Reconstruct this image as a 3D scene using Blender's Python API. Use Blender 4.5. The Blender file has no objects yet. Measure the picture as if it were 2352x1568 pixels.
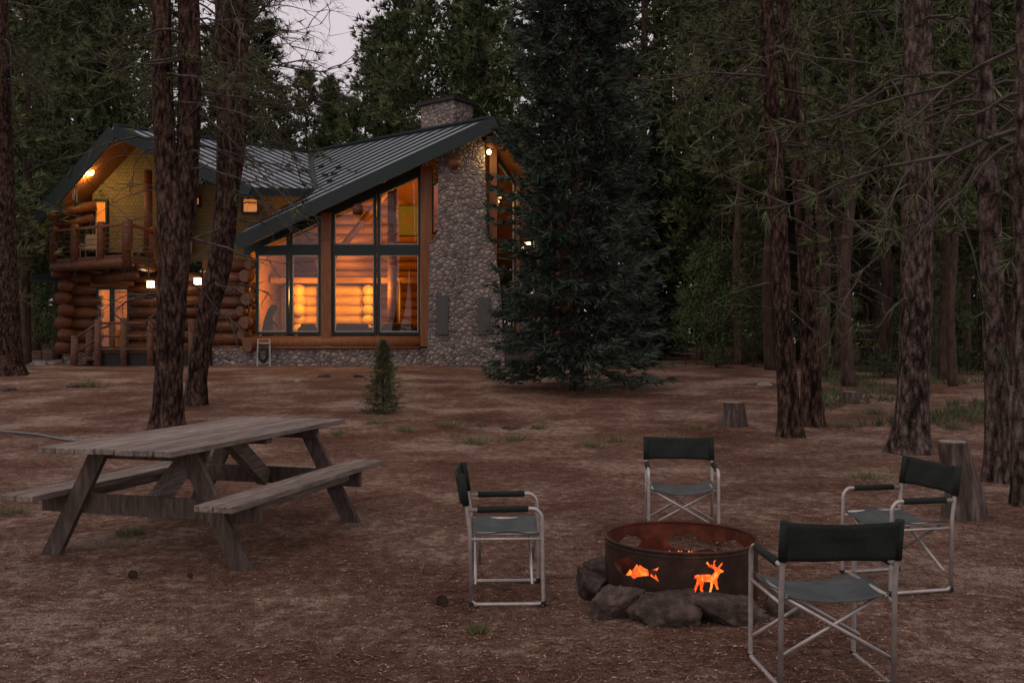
import bpy, math, random
import numpy as np
from mathutils import Vector, Matrix, noise
bpy.context.scene.view_settings.view_transform='Standard'; bpy.context.scene.view_settings.look='None'; bpy.context.scene.view_settings.exposure=0
random.seed(7); RNG=np.random.default_rng(7)
C=bpy.context.scene.collection
F=2117.0; CX=1176.0; HZ=775.0; CH=1.6
def ss(a,b,t):
    t=min(1,max(0,(t-a)/(b-a))); return t*t*(3-2*t)
def gz(x,y):
    return .52*ss(12,32,y)+.5*ss(37,70,y)+.05*noise.noise(Vector((x*.25,y*.25,3)))*ss(6,12,y)
def W(px,py,Y): return Vector(((px-CX)/F*Y,Y,CH-(py-HZ)/F*Y))
def G(px,py):
    Y=F*CH/(py-HZ)
    for i in range(30):
        Y=.5*Y+.5*F*(CH-gz((px-CX)/F*Y,Y))/(py-HZ)
    x=(px-CX)/F*Y
    return Vector((x,Y,gz(x,Y)))
# ---------------------------------------------------------------- mesh builder
class MB:
    def __init__(s): s.v=[]; s.f=[]
    def add(s,vs,fs):
        n=len(s.v); s.v.extend([tuple(v) for v in vs]); s.f.extend([tuple(i+n for i in f) for f in fs])
    def addnp(s,vs,fs):
        n=len(s.v); s.v.extend(vs.tolist()); s.f.extend((fs+n).tolist())
    def box(s,c,sz,rot=None):
        c=Vector(c); vs=[]
        for k in range(8):
            p=Vector(((k&1)-.5,((k>>1)&1)-.5,((k>>2)&1)-.5)); p=Vector((p.x*sz[0],p.y*sz[1],p.z*sz[2]))
            if rot is not None: p=rot@p
            vs.append(c+p)
        s.add(vs,[(0,2,3,1),(4,5,7,6),(0,1,5,4),(2,6,7,3),(0,4,6,2),(1,3,7,5)])
    def beam(s,a,b,w,h,up=Vector((0,0,1))):
        a=Vector(a); b=Vector(b); d=(b-a).normalized(); l=d.cross(up).normalized(); u=l.cross(d).normalized()
        vs=[]
        for p in (a,b):
            for i,j in ((-1,-1),(1,-1),(1,1),(-1,1)): vs.append(p+l*(w/2*i)+u*(h/2*j))
        s.add(vs,[(0,3,2,1),(4,5,6,7),(0,1,5,4),(1,2,6,5),(2,3,7,6),(3,0,4,7)])
    def prism(s,poly,vec):
        n=len(poly); vec=Vector(vec); vs=[Vector(p) for p in poly]+[Vector(p)+vec for p in poly]
        s.add(vs,[tuple(range(n)),tuple(range(2*n-1,n-1,-1))]+[(i,(i+1)%n,n+(i+1)%n,n+i) for i in range(n)])
    def tube(s,pts,rad,sides=8,cap=True):
        pts=[Vector(p) for p in pts]; n=len(pts)
        if not hasattr(rad,'__len__'): rad=[rad]*n
        vs=[]; l=None
        for i,p in enumerate(pts):
            d=(pts[min(i+1,n-1)]-pts[max(i-1,0)])
            if d.length<1e-9: d=Vector((0,0,1))
            d.normalize()
            if l is None:
                ref=Vector((0,0,1)) if abs(d.z)<.9 else Vector((1,0,0)); l=d.cross(ref).normalized()
            else: l=(l-d*l.dot(d)).normalized()
            u=d.cross(l)
            for k in range(sides):
                a=2*math.pi*k/sides; vs.append(p+l*(math.cos(a)*rad[i])+u*(math.sin(a)*rad[i]))
        fs=[]
        for i in range(n-1):
            for k in range(sides):
                k2=(k+1)%sides; fs.append((i*sides+k,i*sides+k2,(i+1)*sides+k2,(i+1)*sides+k))
        if cap: fs.append(tuple(range(sides-1,-1,-1))); fs.append(tuple(range((n-1)*sides,n*sides)))
        s.add(vs,fs)
    def build(s,name,mat,parent=None,smooth=False,bevel=0):
        off=Vector((0,0,0)); q=parent
        while q is not None: off+=q.location; q=q.parent
        if off.length>0: s.v=[(v[0]-off.x,v[1]-off.y,v[2]-off.z) for v in s.v]
        me=bpy.data.meshes.new(name); me.from_pydata(s.v,[],s.f); me.update()
        if smooth: me.polygons.foreach_set('use_smooth',[True]*len(me.polygons))
        o=bpy.data.objects.new(name,me); C.objects.link(o); me.materials.append(mat)
        if parent is not None: o.parent=parent
        if bevel:
            b=o.modifiers.new('b','BEVEL'); b.width=bevel; b.segments=2; b.limit_method='ANGLE'
        return o
def tag(o,label,cat,group=None):
    o['label']=label; o['category']=cat
    if group: o['group']=group
    return o
def empty(name,loc,label,cat,group=None,rz=0):
    o=bpy.data.objects.new(name,None); C.objects.link(o); o.location=loc; o.rotation_euler=(0,0,rz); o.empty_display_size=.1
    return tag(o,label,cat,group)
def dup(root,loc,rz=0,sc=1.0,label=None,group=None):
    r=root.copy(); C.objects.link(r); r.location=loc; r.rotation_euler=(0,0,rz)
    r.scale=(sc,sc,sc) if not hasattr(sc,'__len__') else sc
    if label: r['label']=label
    if group: r['group']=group
    for ch in list(root.children):
        c=ch.copy(); C.objects.link(c); c.parent=r
        for g in ch.children:
            d=g.copy(); C.objects.link(d); d.parent=c
    return r
# ---------------------------------------------------------------- materials
def base(name):
    m=bpy.data.materials.new(name); m.use_nodes=True; nt=m.node_tree
    return m,nt,nt.nodes['Principled BSDF']
def N(nt,t,**k):
    n=nt.nodes.new(t)
    for a,b in k.items(): setattr(n,a,b)
    return n
def coords(nt,stretch):
    tc=N(nt,'ShaderNodeTexCoord'); mp=N(nt,'ShaderNodeMapping'); mp.inputs['Scale'].default_value=stretch
    nt.links.new(tc.outputs['Object'],mp.inputs['Vector']); return mp.outputs[0]
def ramp(nt,fac,stops):
    r=N(nt,'ShaderNodeValToRGB'); el=r.color_ramp.elements
    while len(el)>1: el.remove(el[-1])
    el[0].position=stops[0][0]; el[0].color=(*stops[0][1],1)
    for p,c in stops[1:]:
        e=el.new(p); e.color=(*c,1)
    nt.links.new(fac,r.inputs[0]); return r.outputs[0]
def noisemat(name,stops,scale=5,rough=.8,bump=.3,stretch=(1,1,1),metal=0,detail=5,island=0,objr=0,bdist=.02,spec=.3):
    m,nt,b=base(name); v=coords(nt,stretch)
    t=N(nt,'ShaderNodeTexNoise'); t.inputs['Scale'].default_value=scale; t.inputs['Detail'].default_value=detail; t.inputs['Roughness'].default_value=.65
    nt.links.new(v,t.inputs['Vector'])
    col=ramp(nt,t.outputs[0],stops)
    def mul(col,val,amt):
        mr=N(nt,'ShaderNodeMapRange'); mr.inputs[3].default_value=1-amt; mr.inputs[4].default_value=1+amt
        nt.links.new(val,mr.inputs[0])
        mx=N(nt,'ShaderNodeMix',data_type='RGBA',blend_type='MULTIPLY'); mx.inputs[0].default_value=1
        nt.links.new(col,mx.inputs[6]); nt.links.new(mr.outputs[0],mx.inputs[7]); return mx.outputs[2]
    if island: col=mul(col,N(nt,'ShaderNodeNewGeometry').outputs['Random Per Island'],island)
    if objr: col=mul(col,N(nt,'ShaderNodeObjectInfo').outputs['Random'],objr)
    nt.links.new(col,b.inputs['Base Color'])
    b.inputs['Roughness'].default_value=rough; b.inputs['Metallic'].default_value=metal; b.inputs['Specular IOR Level'].default_value=spec
    if bump:
        bp=N(nt,'ShaderNodeBump'); bp.inputs['Strength'].default_value=bump; bp.inputs['Distance'].default_value=bdist
        nt.links.new(t.outputs[0],bp.inputs['Height']); nt.links.new(bp.outputs[0],b.inputs['Normal'])
    return m
def barkmat(name,dark,mid,lite,sc=1.0):
    m,nt,b=base(name); v=coords(nt,(1,1,.36))
    n1=N(nt,'ShaderNodeTexNoise'); n1.inputs['Scale'].default_value=11*sc; n1.inputs['Detail'].default_value=6; n1.inputs['Roughness'].default_value=.65; n1.inputs['Distortion'].default_value=.4; nt.links.new(v,n1.inputs['Vector'])
    mxv=N(nt,'ShaderNodeMix',data_type='RGBA'); mxv.inputs[0].default_value=.06; nt.links.new(v,mxv.inputs[6]); nt.links.new(n1.outputs['Color'],mxv.inputs[7])
    vo=N(nt,'ShaderNodeTexVoronoi',feature='F1'); vo.inputs['Scale'].default_value=19*sc; nt.links.new(mxv.outputs[2],vo.inputs['Vector'])
    v2=coords(nt,(1,1,.7))
    n2=N(nt,'ShaderNodeTexNoise'); n2.inputs['Scale'].default_value=45*sc; n2.inputs['Detail'].default_value=5; nt.links.new(v2,n2.inputs['Vector'])
    n3=N(nt,'ShaderNodeTexNoise'); n3.inputs['Scale'].default_value=1.2; nt.links.new(v2,n3.inputs['Vector'])
    a=N(nt,'ShaderNodeMath',operation='MULTIPLY_ADD'); nt.links.new(n2.outputs[0],a.inputs[0]); a.inputs[1].default_value=.5; nt.links.new(n1.outputs[0],a.inputs[2])
    a1=N(nt,'ShaderNodeMath',operation='MULTIPLY_ADD'); nt.links.new(vo.outputs['Distance'],a1.inputs[0]); a1.inputs[1].default_value=-.5; nt.links.new(a.outputs[0],a1.inputs[2])
    a2=N(nt,'ShaderNodeMath',operation='MULTIPLY_ADD'); nt.links.new(n3.outputs[0],a2.inputs[0]); a2.inputs[1].default_value=.3; nt.links.new(a1.outputs[0],a2.inputs[2])
    col=ramp(nt,a2.outputs[0],[(.44,dark),(.66,mid),(.90,lite)])
    nt.links.new(col,b.inputs['Base Color']); b.inputs['Roughness'].default_value=.95; b.inputs['Specular IOR Level'].default_value=.1
    bp=N(nt,'ShaderNodeBump'); bp.inputs['Strength'].default_value=1; bp.inputs['Distance'].default_value=.045
    nt.links.new(a1.outputs[0],bp.inputs['Height']); nt.links.new(bp.outputs[0],b.inputs['Normal'])
    return m
def stonemat(name):
    m,nt,b=base(name); v=coords(nt,(1,1,1.2))
    nz=N(nt,'ShaderNodeTexNoise'); nz.inputs['Scale'].default_value=3; nt.links.new(v,nz.inputs['Vector'])
    mx=N(nt,'ShaderNodeMix',data_type='RGBA'); mx.inputs[0].default_value=.06; nt.links.new(v,mx.inputs[6]); nt.links.new(nz.outputs['Color'],mx.inputs[7])
    ve=N(nt,'ShaderNodeTexVoronoi',feature='DISTANCE_TO_EDGE'); vc=N(nt,'ShaderNodeTexVoronoi')
    for q in (ve,vc): q.inputs['Scale'].default_value=5.8; nt.links.new(mx.outputs[2],q.inputs['Vector'])
    sep=N(nt,'ShaderNodeSeparateColor'); nt.links.new(vc.outputs['Color'],sep.inputs[0])
    col=ramp(nt,sep.outputs[0],[(0,(.11,.085,.083)),(.25,(.22,.17,.155)),(.5,(.28,.235,.195)),(.7,(.17,.14,.14)),(.85,(.36,.305,.25)),(1,(.26,.195,.165))])
    mr=N(nt,'ShaderNodeMapRange'); mr.inputs[1].default_value=.0; mr.inputs[2].default_value=.075; nt.links.new(ve.outputs[0],mr.inputs[0])
    m2=N(nt,'ShaderNodeMix',data_type='RGBA'); nt.links.new(mr.outputs[0],m2.inputs[0]); m2.inputs[6].default_value=(.05,.04,.036,1); nt.links.new(col,m2.inputs[7])
    nt.links.new(m2.outputs[2],b.inputs['Base Color']); b.inputs['Roughness'].default_value=.7
    mr2=N(nt,'ShaderNodeMapRange',interpolation_type='SMOOTHSTEP'); mr2.inputs[2].default_value=.3; nt.links.new(ve.outputs[0],mr2.inputs[0])
    bp=N(nt,'ShaderNodeBump'); bp.inputs['Strength'].default_value=.8; bp.inputs['Distance'].default_value=.06
    nt.links.new(mr2.outputs[0],bp.inputs['Height']); nt.links.new(bp.outputs[0],b.inputs['Normal'])
    return m
def shinglemat(name,c1,c2,mort):
    m,nt,b=base(name); tc=N(nt,'ShaderNodeTexCoord'); sp=N(nt,'ShaderNodeSeparateXYZ'); cb=N(nt,'ShaderNodeCombineXYZ'); nt.links.new(tc.outputs['Object'],sp.inputs[0]); nt.links.new(sp.outputs[0],cb.inputs[0]); nt.links.new(sp.outputs[2],cb.inputs[1])
    br=N(nt,'ShaderNodeTexBrick'); br.inputs['Scale'].default_value=1; br.inputs['Brick Width'].default_value=.17; br.inputs['Row Height'].default_value=.15; br.inputs['Mortar Size'].default_value=.008; br.inputs['Mortar Smooth'].default_value=.6
    br.inputs['Color1'].default_value=(*c1,1); br.inputs['Color2'].default_value=(*c2,1); br.inputs['Mortar'].default_value=(*mort,1); nt.links.new(cb.outputs[0],br.inputs['Vector']); nt.links.new(br.outputs['Color'],b.inputs['Base Color']); b.inputs['Roughness'].default_value=.85
    bp=N(nt,'ShaderNodeBump'); bp.inputs['Distance'].default_value=.015; bp.invert=True; nt.links.new(br.outputs['Fac'],bp.inputs['Height']); nt.links.new(bp.outputs[0],b.inputs['Normal']); return m
def emis(name,col,st):
    m,nt,b=base(name); b.inputs['Base Color'].default_value=(*col,1); b.inputs['Emission Color'].default_value=(*col,1); b.inputs['Emission Strength'].default_value=st; return m
def plain(name,col,rough=.6,metal=0):
    return noisemat(name,[(.3,tuple(c*.8 for c in col)),(.7,col)],scale=12,rough=rough,metal=metal,bump=.08,bdist=.005,detail=2)
bark_red=barkmat('bark_red',(.009,.005,.004),(.048,.027,.020),(.125,.078,.060))
bark_grey=barkmat('bark_grey',(.014,.010,.008),(.075,.052,.043),(.19,.142,.12))
bark_far=noisemat('bark_far',[(.3,(.02,.012,.009)),(.7,(.10,.058,.041))],scale=8,stretch=(1,1,.25),bump=.6,bdist=.05,objr=.3,detail=3)
twigm=noisemat('dead_twig',[(.3,(.035,.025,.02)),(.7,(.10,.08,.068))],scale=6,bump=0,detail=1)
pine_n=noisemat('pine_needles',[(.32,(.035,.052,.019)),(.52,(.095,.122,.047)),(.72,(.21,.23,.10))],scale=.55,bump=0,objr=.3,island=.35,rough=.7,detail=2)
pine_near=noisemat('near_needles',[(.3,(.04,.05,.02)),(.7,(.095,.108,.042))],scale=1,bump=0,island=.4,rough=.7,detail=1)
spruce_n=noisemat('spruce_needles',[(.3,(.024,.038,.026)),(.55,(.054,.076,.053)),(.75,(.10,.13,.097))],scale=.8,bump=0,objr=.2,island=.4,rough=.7,detail=2)
sap_n=noisemat('sapling_needles',[(.3,(.06,.07,.03)),(.7,(.15,.15,.07))],scale=4,bump=0,island=.4,detail=1)
leaf_m=noisemat('aspen_leaves',[(.3,(.045,.085,.028)),(.7,(.12,.18,.06))],scale=1.5,bump=0,island=.4,objr=.2,detail=1)
shrub_m=noisemat('shrub_leaves',[(.3,(.03,.045,.018)),(.7,(.08,.10,.042))],scale=1.5,bump=0,island=.4,objr=.3,detail=1)
far_m=noisemat('far_foliage',[(.35,(.025,.032,.014)),(.65,(.09,.098,.045))],scale=.3,bump=0,island=.4,detail=2)
grass_m=noisemat('grass_blades',[(.3,(.11,.115,.05)),(.7,(.23,.22,.11))],scale=6,bump=0,island=.3,detail=1)
logm=noisemat('log_wood',[(.3,(.055,.020,.010)),(.55,(.15,.056,.024)),(.75,(.25,.10,.042))],scale=5,stretch=(.3,3,3),rough=.5,bump=.25,island=.25)
logend=noisemat('log_end',[(.3,(.11,.055,.03)),(.7,(.21,.11,.062))],scale=14,rough=.7)
timber=noisemat('timber',[(.3,(.17,.062,.024)),(.7,(.30,.12,.045))],scale=5,stretch=(3,3,.3),rough=.5,bump=.2,island=.15)
soffm=noisemat('soffit_wood',[(.3,(.17,.06,.02)),(.7,(.29,.115,.04))],scale=6,stretch=(.4,4,.4),rough=.5,bump=.1)
greentrim=plain('green_trim',(.018,.032,.030),.5)
whitetrim=plain('white_sash',(.42,.40,.36),.5)
roofm=noisemat('metal_roofing',[(.3,(.34,.375,.405)),(.7,(.37,.41,.44))],scale=1.2,rough=.42,metal=.1,bump=.02,detail=1,spec=.5)  # sky reflection on the dark green metal is put into this pale base colour
seamm=plain('seam_metal',(.045,.058,.062),.45)
stonem=stonemat('river_stone')
siding=shinglemat('shingle_siding',(.215,.165,.075),(.175,.14,.065),(.08,.06,.03))
darkm=plain('dark_metal',(.025,.022,.02),.6)
porchm=noisemat('porch_wood',[(.3,(.08,.038,.022)),(.7,(.17,.085,.05))],scale=6,rough=.7,island=.2)
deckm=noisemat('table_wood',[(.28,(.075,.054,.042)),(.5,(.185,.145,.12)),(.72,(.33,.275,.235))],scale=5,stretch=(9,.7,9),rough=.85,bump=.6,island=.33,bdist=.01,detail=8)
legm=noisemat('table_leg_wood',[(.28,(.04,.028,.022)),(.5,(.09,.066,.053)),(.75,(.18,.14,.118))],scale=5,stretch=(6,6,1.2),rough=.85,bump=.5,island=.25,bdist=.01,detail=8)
canvas=noisemat('green_canvas',[(.3,(.011,.015,.012)),(.7,(.021,.028,.022))],scale=90,rough=.8,bump=.15,bdist=.002,detail=2,spec=.2)
canvas2=noisemat('seat_canvas',[(.3,(.05,.058,.055)),(.7,(.088,.098,.092))],scale=7,rough=.8,bump=.15,bdist=.004,detail=3)
alum=noisemat('aluminium_tube',[(.3,(.36,.33,.30)),(.7,(.52,.48,.45))],scale=14,rough=.42,metal=.55,bump=.03,detail=2)
rust=noisemat('rusty_steel',[(.3,(.022,.012,.009)),(.5,(.045,.023,.015)),(.72,(.11,.052,.032))],scale=7,rough=.6,metal=.3,bump=.25,bdist=.004,detail=8)
lava=noisemat('lava_rock',[(.3,(.022,.015,.013)),(.5,(.065,.045,.037)),(.75,(.17,.122,.10))],scale=11,rough=.95,bump=1,bdist=.035,detail=10,objr=.25)
stumpm=noisemat('stump_wood',[(.3,(.022,.015,.012)),(.5,(.08,.057,.047)),(.7,(.19,.145,.122))],scale=7,stretch=(3,3,.4),rough=.9,bump=1,bdist=.03,detail=8)
stumptop=noisemat('stump_top',[(.3,(.16,.12,.10)),(.7,(.32,.26,.22))],scale=10,rough=.9,bump=.5)
ashm=noisemat('ash',[(.3,(.12,.10,.09)),(.7,(.36,.32,.29))],scale=14,rough=.95,bump=.6)
paleRock=noisemat('pale_rock',[(.3,(.14,.12,.11)),(.7,(.34,.31,.29))],scale=6,rough=.9,bump=.6)
litter_m=noisemat('litter',[(.3,(.065,.030,.019)),(.55,(.15,.082,.052)),(.7,(.38,.27,.195))],scale=60,bump=0,island=.6,detail=1)
conem=noisemat('cone',[(.3,(.03,.018,.012)),(.7,(.10,.06,.04))],scale=40,bump=0,detail=1)
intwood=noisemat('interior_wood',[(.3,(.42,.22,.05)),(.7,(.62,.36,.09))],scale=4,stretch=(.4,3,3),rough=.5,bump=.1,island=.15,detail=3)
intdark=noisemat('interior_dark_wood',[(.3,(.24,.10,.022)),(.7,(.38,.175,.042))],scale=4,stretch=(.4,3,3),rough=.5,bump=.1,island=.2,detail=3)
blackint=plain('dark_furniture',(.03,.015,.01),.8)
fabric=plain('curtain_fabric',(.36,.22,.09),.9)
glassm,gnt,gb=base('window_glass'); gnt.nodes.remove(gb)
gt=N(gnt,'ShaderNodeBsdfTransparent'); gg=N(gnt,'ShaderNodeBsdfGlossy'); gg.inputs['Roughness'].default_value=.01; gt.inputs[0].default_value=(.96,.84,.62,1)  # amber tint added to warm the room's glow and cut the blue skylight
gm=N(gnt,'ShaderNodeMixShader'); gm.inputs[0].default_value=.07
gnt.links.new(gt.outputs[0],gm.inputs[1]); gnt.links.new(gg.outputs[0],gm.inputs[2]); gnt.links.new(gm.outputs[0],gnt.nodes['Material Output'].inputs[0])
flame,fnt,fb=base('flame'); v=coords(fnt,(1,1,1)); t=N(fnt,'ShaderNodeTexNoise'); t.inputs['Scale'].default_value=14; fnt.links.new(v,t.inputs['Vector'])
col=ramp(fnt,t.outputs[0],[(.3,(.8,.04,.003)),(.5,(1,.11,.008)),(.7,(1,.36,.05))]); fnt.links.new(col,fb.inputs['Emission Color']); fb.inputs['Emission Strength'].default_value=1.4; fb.inputs['Base Color'].default_value=(0,0,0,1)
ember=emis('ember',(1,.12,.01),.6)
gmat,nt,b=base('forest_floor'); v=coords(nt,(1,1,1))
def tn(sc,det=6,ro=.6):
    t=N(nt,'ShaderNodeTexNoise'); t.inputs['Scale'].default_value=sc; t.inputs['Detail'].default_value=det; t.inputs['Roughness'].default_value=ro; nt.links.new(v,t.inputs['Vector']); return t.outputs[0]
a1=tn(.5,8,.72); a2=tn(9,7,.75); a3=tn(80,4,.8); 
def mth(op,x,y,c=None):
    m=N(nt,'ShaderNodeMath',operation=op)
    for i,q in enumerate((x,y)):
        if isinstance(q,(int,float)): m.inputs[i].default_value=q
        else: nt.links.new(q,m.inputs[i])
    return m.outputs[0]
mask=mth('ADD',mth('MULTIPLY',a1,1.05),mth('MULTIPLY',a2,.75))
c1=ramp(nt,mask,[(.70,(.078,.032,.021)),(.84,(.14,.072,.048)),(.96,(.225,.143,.104)),(1.09,(.35,.255,.20))])
c3=ramp(nt,a3,[(.32,(.2,.17,.15)),(.5,(.9,.86,.83)),(.68,(2.1,1.9,1.7))])
mx=N(nt,'ShaderNodeMix',data_type='RGBA',blend_type='MULTIPLY'); mx.inputs[0].default_value=.9; nt.links.new(c1,mx.inputs[6]); nt.links.new(c3,mx.inputs[7])
vo=N(nt,'ShaderNodeTexVoronoi'); vo.inputs['Scale'].default_value=48; nt.links.new(v,vo.inputs['Vector'])
pb=ramp(nt,vo.outputs['Distance'],[(.0,(1,1,1)),(.2,(0,0,0))]); sepc=N(nt,'ShaderNodeSeparateColor'); nt.links.new(vo.outputs['Color'],sepc.inputs[0])
pmask=mth('MULTIPLY',pb,mth('GREATER_THAN',sepc.outputs[0],.66))
m3=N(nt,'ShaderNodeMix',data_type='RGBA'); nt.links.new(pmask,m3.inputs[0]); nt.links.new(mx.outputs[2],m3.inputs[6]); m3.inputs[7].default_value=(.36,.28,.23,1)
nt.links.new(m3.outputs[2],b.inputs['Base Color']); b.inputs['Roughness'].default_value=.95; b.inputs['Specular IOR Level'].default_value=.15
bp=N(nt,'ShaderNodeBump'); bp.inputs['Strength'].default_value=1; bp.inputs['Distance'].default_value=.04
nt.links.new(mth('ADD',mth('ADD',mth('MULTIPLY',a3,.5),a2),mth('MULTIPLY',pmask,.3)),bp.inputs['Height']); nt.links.new(bp.outputs[0],b.inputs['Normal'])
# ---------------------------------------------------------------- ground
xs=np.sign(np.linspace(-1,1,281))*(np.abs(np.linspace(-1,1,281))**2.6)*160
ys=np.concatenate([np.linspace(-25,2,12),2.1+(np.linspace(0,1,300)**2.3)*300])
vv=[];ff=[]
for y in ys:
    for x in xs:
        z=gz(x,y)
        if y<25: z+=.018*noise.noise(Vector((x*1.7,y*1.7,0)))+.010*noise.noise(Vector((x*6,y*6,5)))
        vv.append((x,y,z))
nx=len(xs)
for j in range(len(ys)-1):
    for i in range(nx-1): ff.append((j*nx+i,j*nx+i+1,(j+1)*nx+i+1,(j+1)*nx+i))
g=MB(); g.v=vv; g.f=ff; go=g.build('ground',gmat,smooth=True); go['kind']='structure'
def scatter_litter(n):
    mb=MB(); Y=3+RNG.random(n)**1.4*15; X=(RNG.random(n)-.5)*1.25*Y
    ang=RNG.random(n)*6.28; L=.008+RNG.random(n)**3*.035; w=.0012+RNG.random(n)*.0016+Y*.00008
    vs=np.zeros((n,4,3)); dx=np.cos(ang);dy=np.sin(ang)
    Z=np.array([gz(x,y)+.018*noise.noise(Vector((x*1.7,y*1.7,0)))+.010*noise.noise(Vector((x*6,y*6,5))) for x,y in zip(X,Y)])+.006
    for k,(s,t) in enumerate(((-1,-1),(1,-1),(1,1),(-1,1))):
        vs[:,k,0]=X+dx*L*s/1-dy*w*t; vs[:,k,1]=Y+dy*L*s+dx*w*t; vs[:,k,2]=Z+RNG.random(n)*.006
    mb.addnp(vs.reshape(-1,3),np.arange(n*4).reshape(-1,4)); return mb
lo=scatter_litter(60000).build('needle_litter',litter_m); lo['kind']='stuff'; tag(lo,'fallen needles and twigs scattered over the dirt','litter')
# ---------------------------------------------------------------- trees
def needles(P,D,n,L,w,spread):
    P=np.asarray(P);D=np.asarray(D);Nn=len(P)
    Pn=np.repeat(P,n,0); d=np.repeat(D,n,0)+RNG.normal(0,spread,(Nn*n,3)); d/=np.linalg.norm(d,axis=1)[:,None]
    s=np.cross(d,RNG.normal(0,1,(Nn*n,3))); s/=np.linalg.norm(s,axis=1)[:,None]
    LL=L*(.6+.7*RNG.random((Nn*n,1))); v=np.stack([Pn-s*w/2,Pn+s*w/2,Pn+d*LL+s*w*.25],1)
    return v.reshape(-1,3),np.arange(Nn*n*3).reshape(-1,3)
def spline(pts,rad,n):
    P=[Vector(p) for p in pts]; out=[];ro=[]; m=len(P)-1
    for i in range(n+1):
        t=i/n*m; k=min(int(t),m-1); u=t-k
        p0=P[max(k-1,0)];p1=P[k];p2=P[k+1];p3=P[min(k+2,m)]
        out.append(.5*((2*p1)+(p2-p0)*u+(2*p0-5*p1+4*p2-p3)*u*u+(3*p1-p0-3*p2+p3)*u**3)); ro.append(rad[k]*(1-u)+rad[k+1]*u)
    return out,ro
def bark_trunk(mb,pts,rad,sides=28,n=90,seed=0,flare=.5,amp=1.0):
    P,R=spline(pts,rad,n); z0=P[0].z; vs=[]
    for p,r in zip(P,R):
        h=p.z-z0
        for k in range(sides):
            a=2*math.pi*k/sides; c,s=math.cos(a),math.sin(a)
            q=1+amp*(.06*noise.noise(Vector((c*3.2+seed,s*3.2,p.z*.8)))+.07*noise.noise(Vector((c*8+seed,s*8,p.z*4))))
            q+=flare*math.exp(-max(h-.3,0)/.28)*(.55+.45*math.sin(a*5+seed))
            vs.append((p.x+c*r*q,p.y+s*r*q,p.z))
    fs=[]
    for i in range(n):
        for k in range(sides):
            k2=(k+1)%sides; fs.append((i*sides+k,i*sides+k2,(i+1)*sides+k2,(i+1)*sides+k))
    fs.append(tuple(range(n*sides,(n+1)*sides)))
    mb.add(vs,fs); return P,R
def twig(mb,p,d,L,r,depth,tips=None,grav=-.05,seg=6,wig=.22):
    pts=[p.copy()]; rr=[r]; q=p.copy(); d=d.normalized()
    for i in range(seg):
        d=(d+Vector((random.gauss(0,wig),random.gauss(0,wig),random.gauss(0,wig)+grav))).normalized()
        q=q+d*(L/seg); pts.append(q.copy()); rr.append(r*(1-.8*(i+1)/seg))
        if depth>0 and i>0 and random.random()<.75:
            sd=(d+Vector((random.gauss(0,.7),random.gauss(0,.7),random.gauss(0,.5)))).normalized()
            twig(mb,q,sd,L*random.uniform(.25,.5),r*.5,depth-1,tips,grav,4,wig)
        if tips is not None and i>=seg//2: tips.append((q.copy(),d.copy()))
    mb.tube(pts,rr,4 if r>.012 else 3,False)
def pine(H,cb,R,nb,m,tl=.42,tw=.10,nn=8,dead=10,lean=.3):
    root=empty('pine_tree',(0,0,0),'x','tree')
    t=MB(); pts=[(0,0,-.3)]+[(random.gauss(0,lean*.35),random.gauss(0,lean*.35),H*k/6) for k in range(1,7)]
    r0=H*.0105; P,Rr=spline(pts,[r0*(1-.88*k/6) for k in range(7)],24); t.tube(P,Rr,10)
    t.build('trunk',bark_far,root,True)
    lm=MB(); TP=[];TD=[]
    def at(z): 
        k=min(max(z/H*24,0),23.99); i=int(k); return P[i].lerp(P[i+1],k-i)
    for i in range(nb):
        u=(i+random.random())/nb; z=cb+(H-cb)*u; a=random.random()*6.283
        L=R*((1-u)**.55*.95+.08)*min(1,.55+u*3)*random.uniform(.55,1.15)
        up=-.25+.75*u+random.gauss(0,.1); d=Vector((math.cos(a),math.sin(a),up)).normalized()
        p=at(z); q=p.copy(); pl=[p]; rl=[.02+.02*L/R]
        for k in range(4):
            d=(d+Vector((random.gauss(0,.1),random.gauss(0,.1),.07))).normalized(); q=q+d*L/4; pl.append(q.copy()); rl.append(rl[0]*(1-.22*(k+1)))
        lm.tube(pl,rl,3,False)
        for k in range(m):
            s=random.uniform(.25,1.05)*3.99; j=min(int(s),3); b_=pl[j].lerp(pl[j+1],s-j)
            off=Vector((random.gauss(0,1),random.gauss(0,1),random.gauss(0,.45)))*(.14*L*.9+.05)
            TP.append(b_+off); TD.append(d*.6+off.normalized()*.5+Vector((0,0,.35)))
    for i in range(dead):
        z=random.uniform(cb*.25,cb*1.1); a=random.random()*6.283
        twig(lm,at(z),Vector((math.cos(a),math.sin(a),random.uniform(-.4,.1))),random.uniform(.5,1.0)*R*.6,.018,1)
    lm.build('limbs',twigm,root)
    c=MB(); c.addnp(*needles(TP,TD,nn,tl,tw,.45)); c.build('crown',pine_n,root)
    return root
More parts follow.
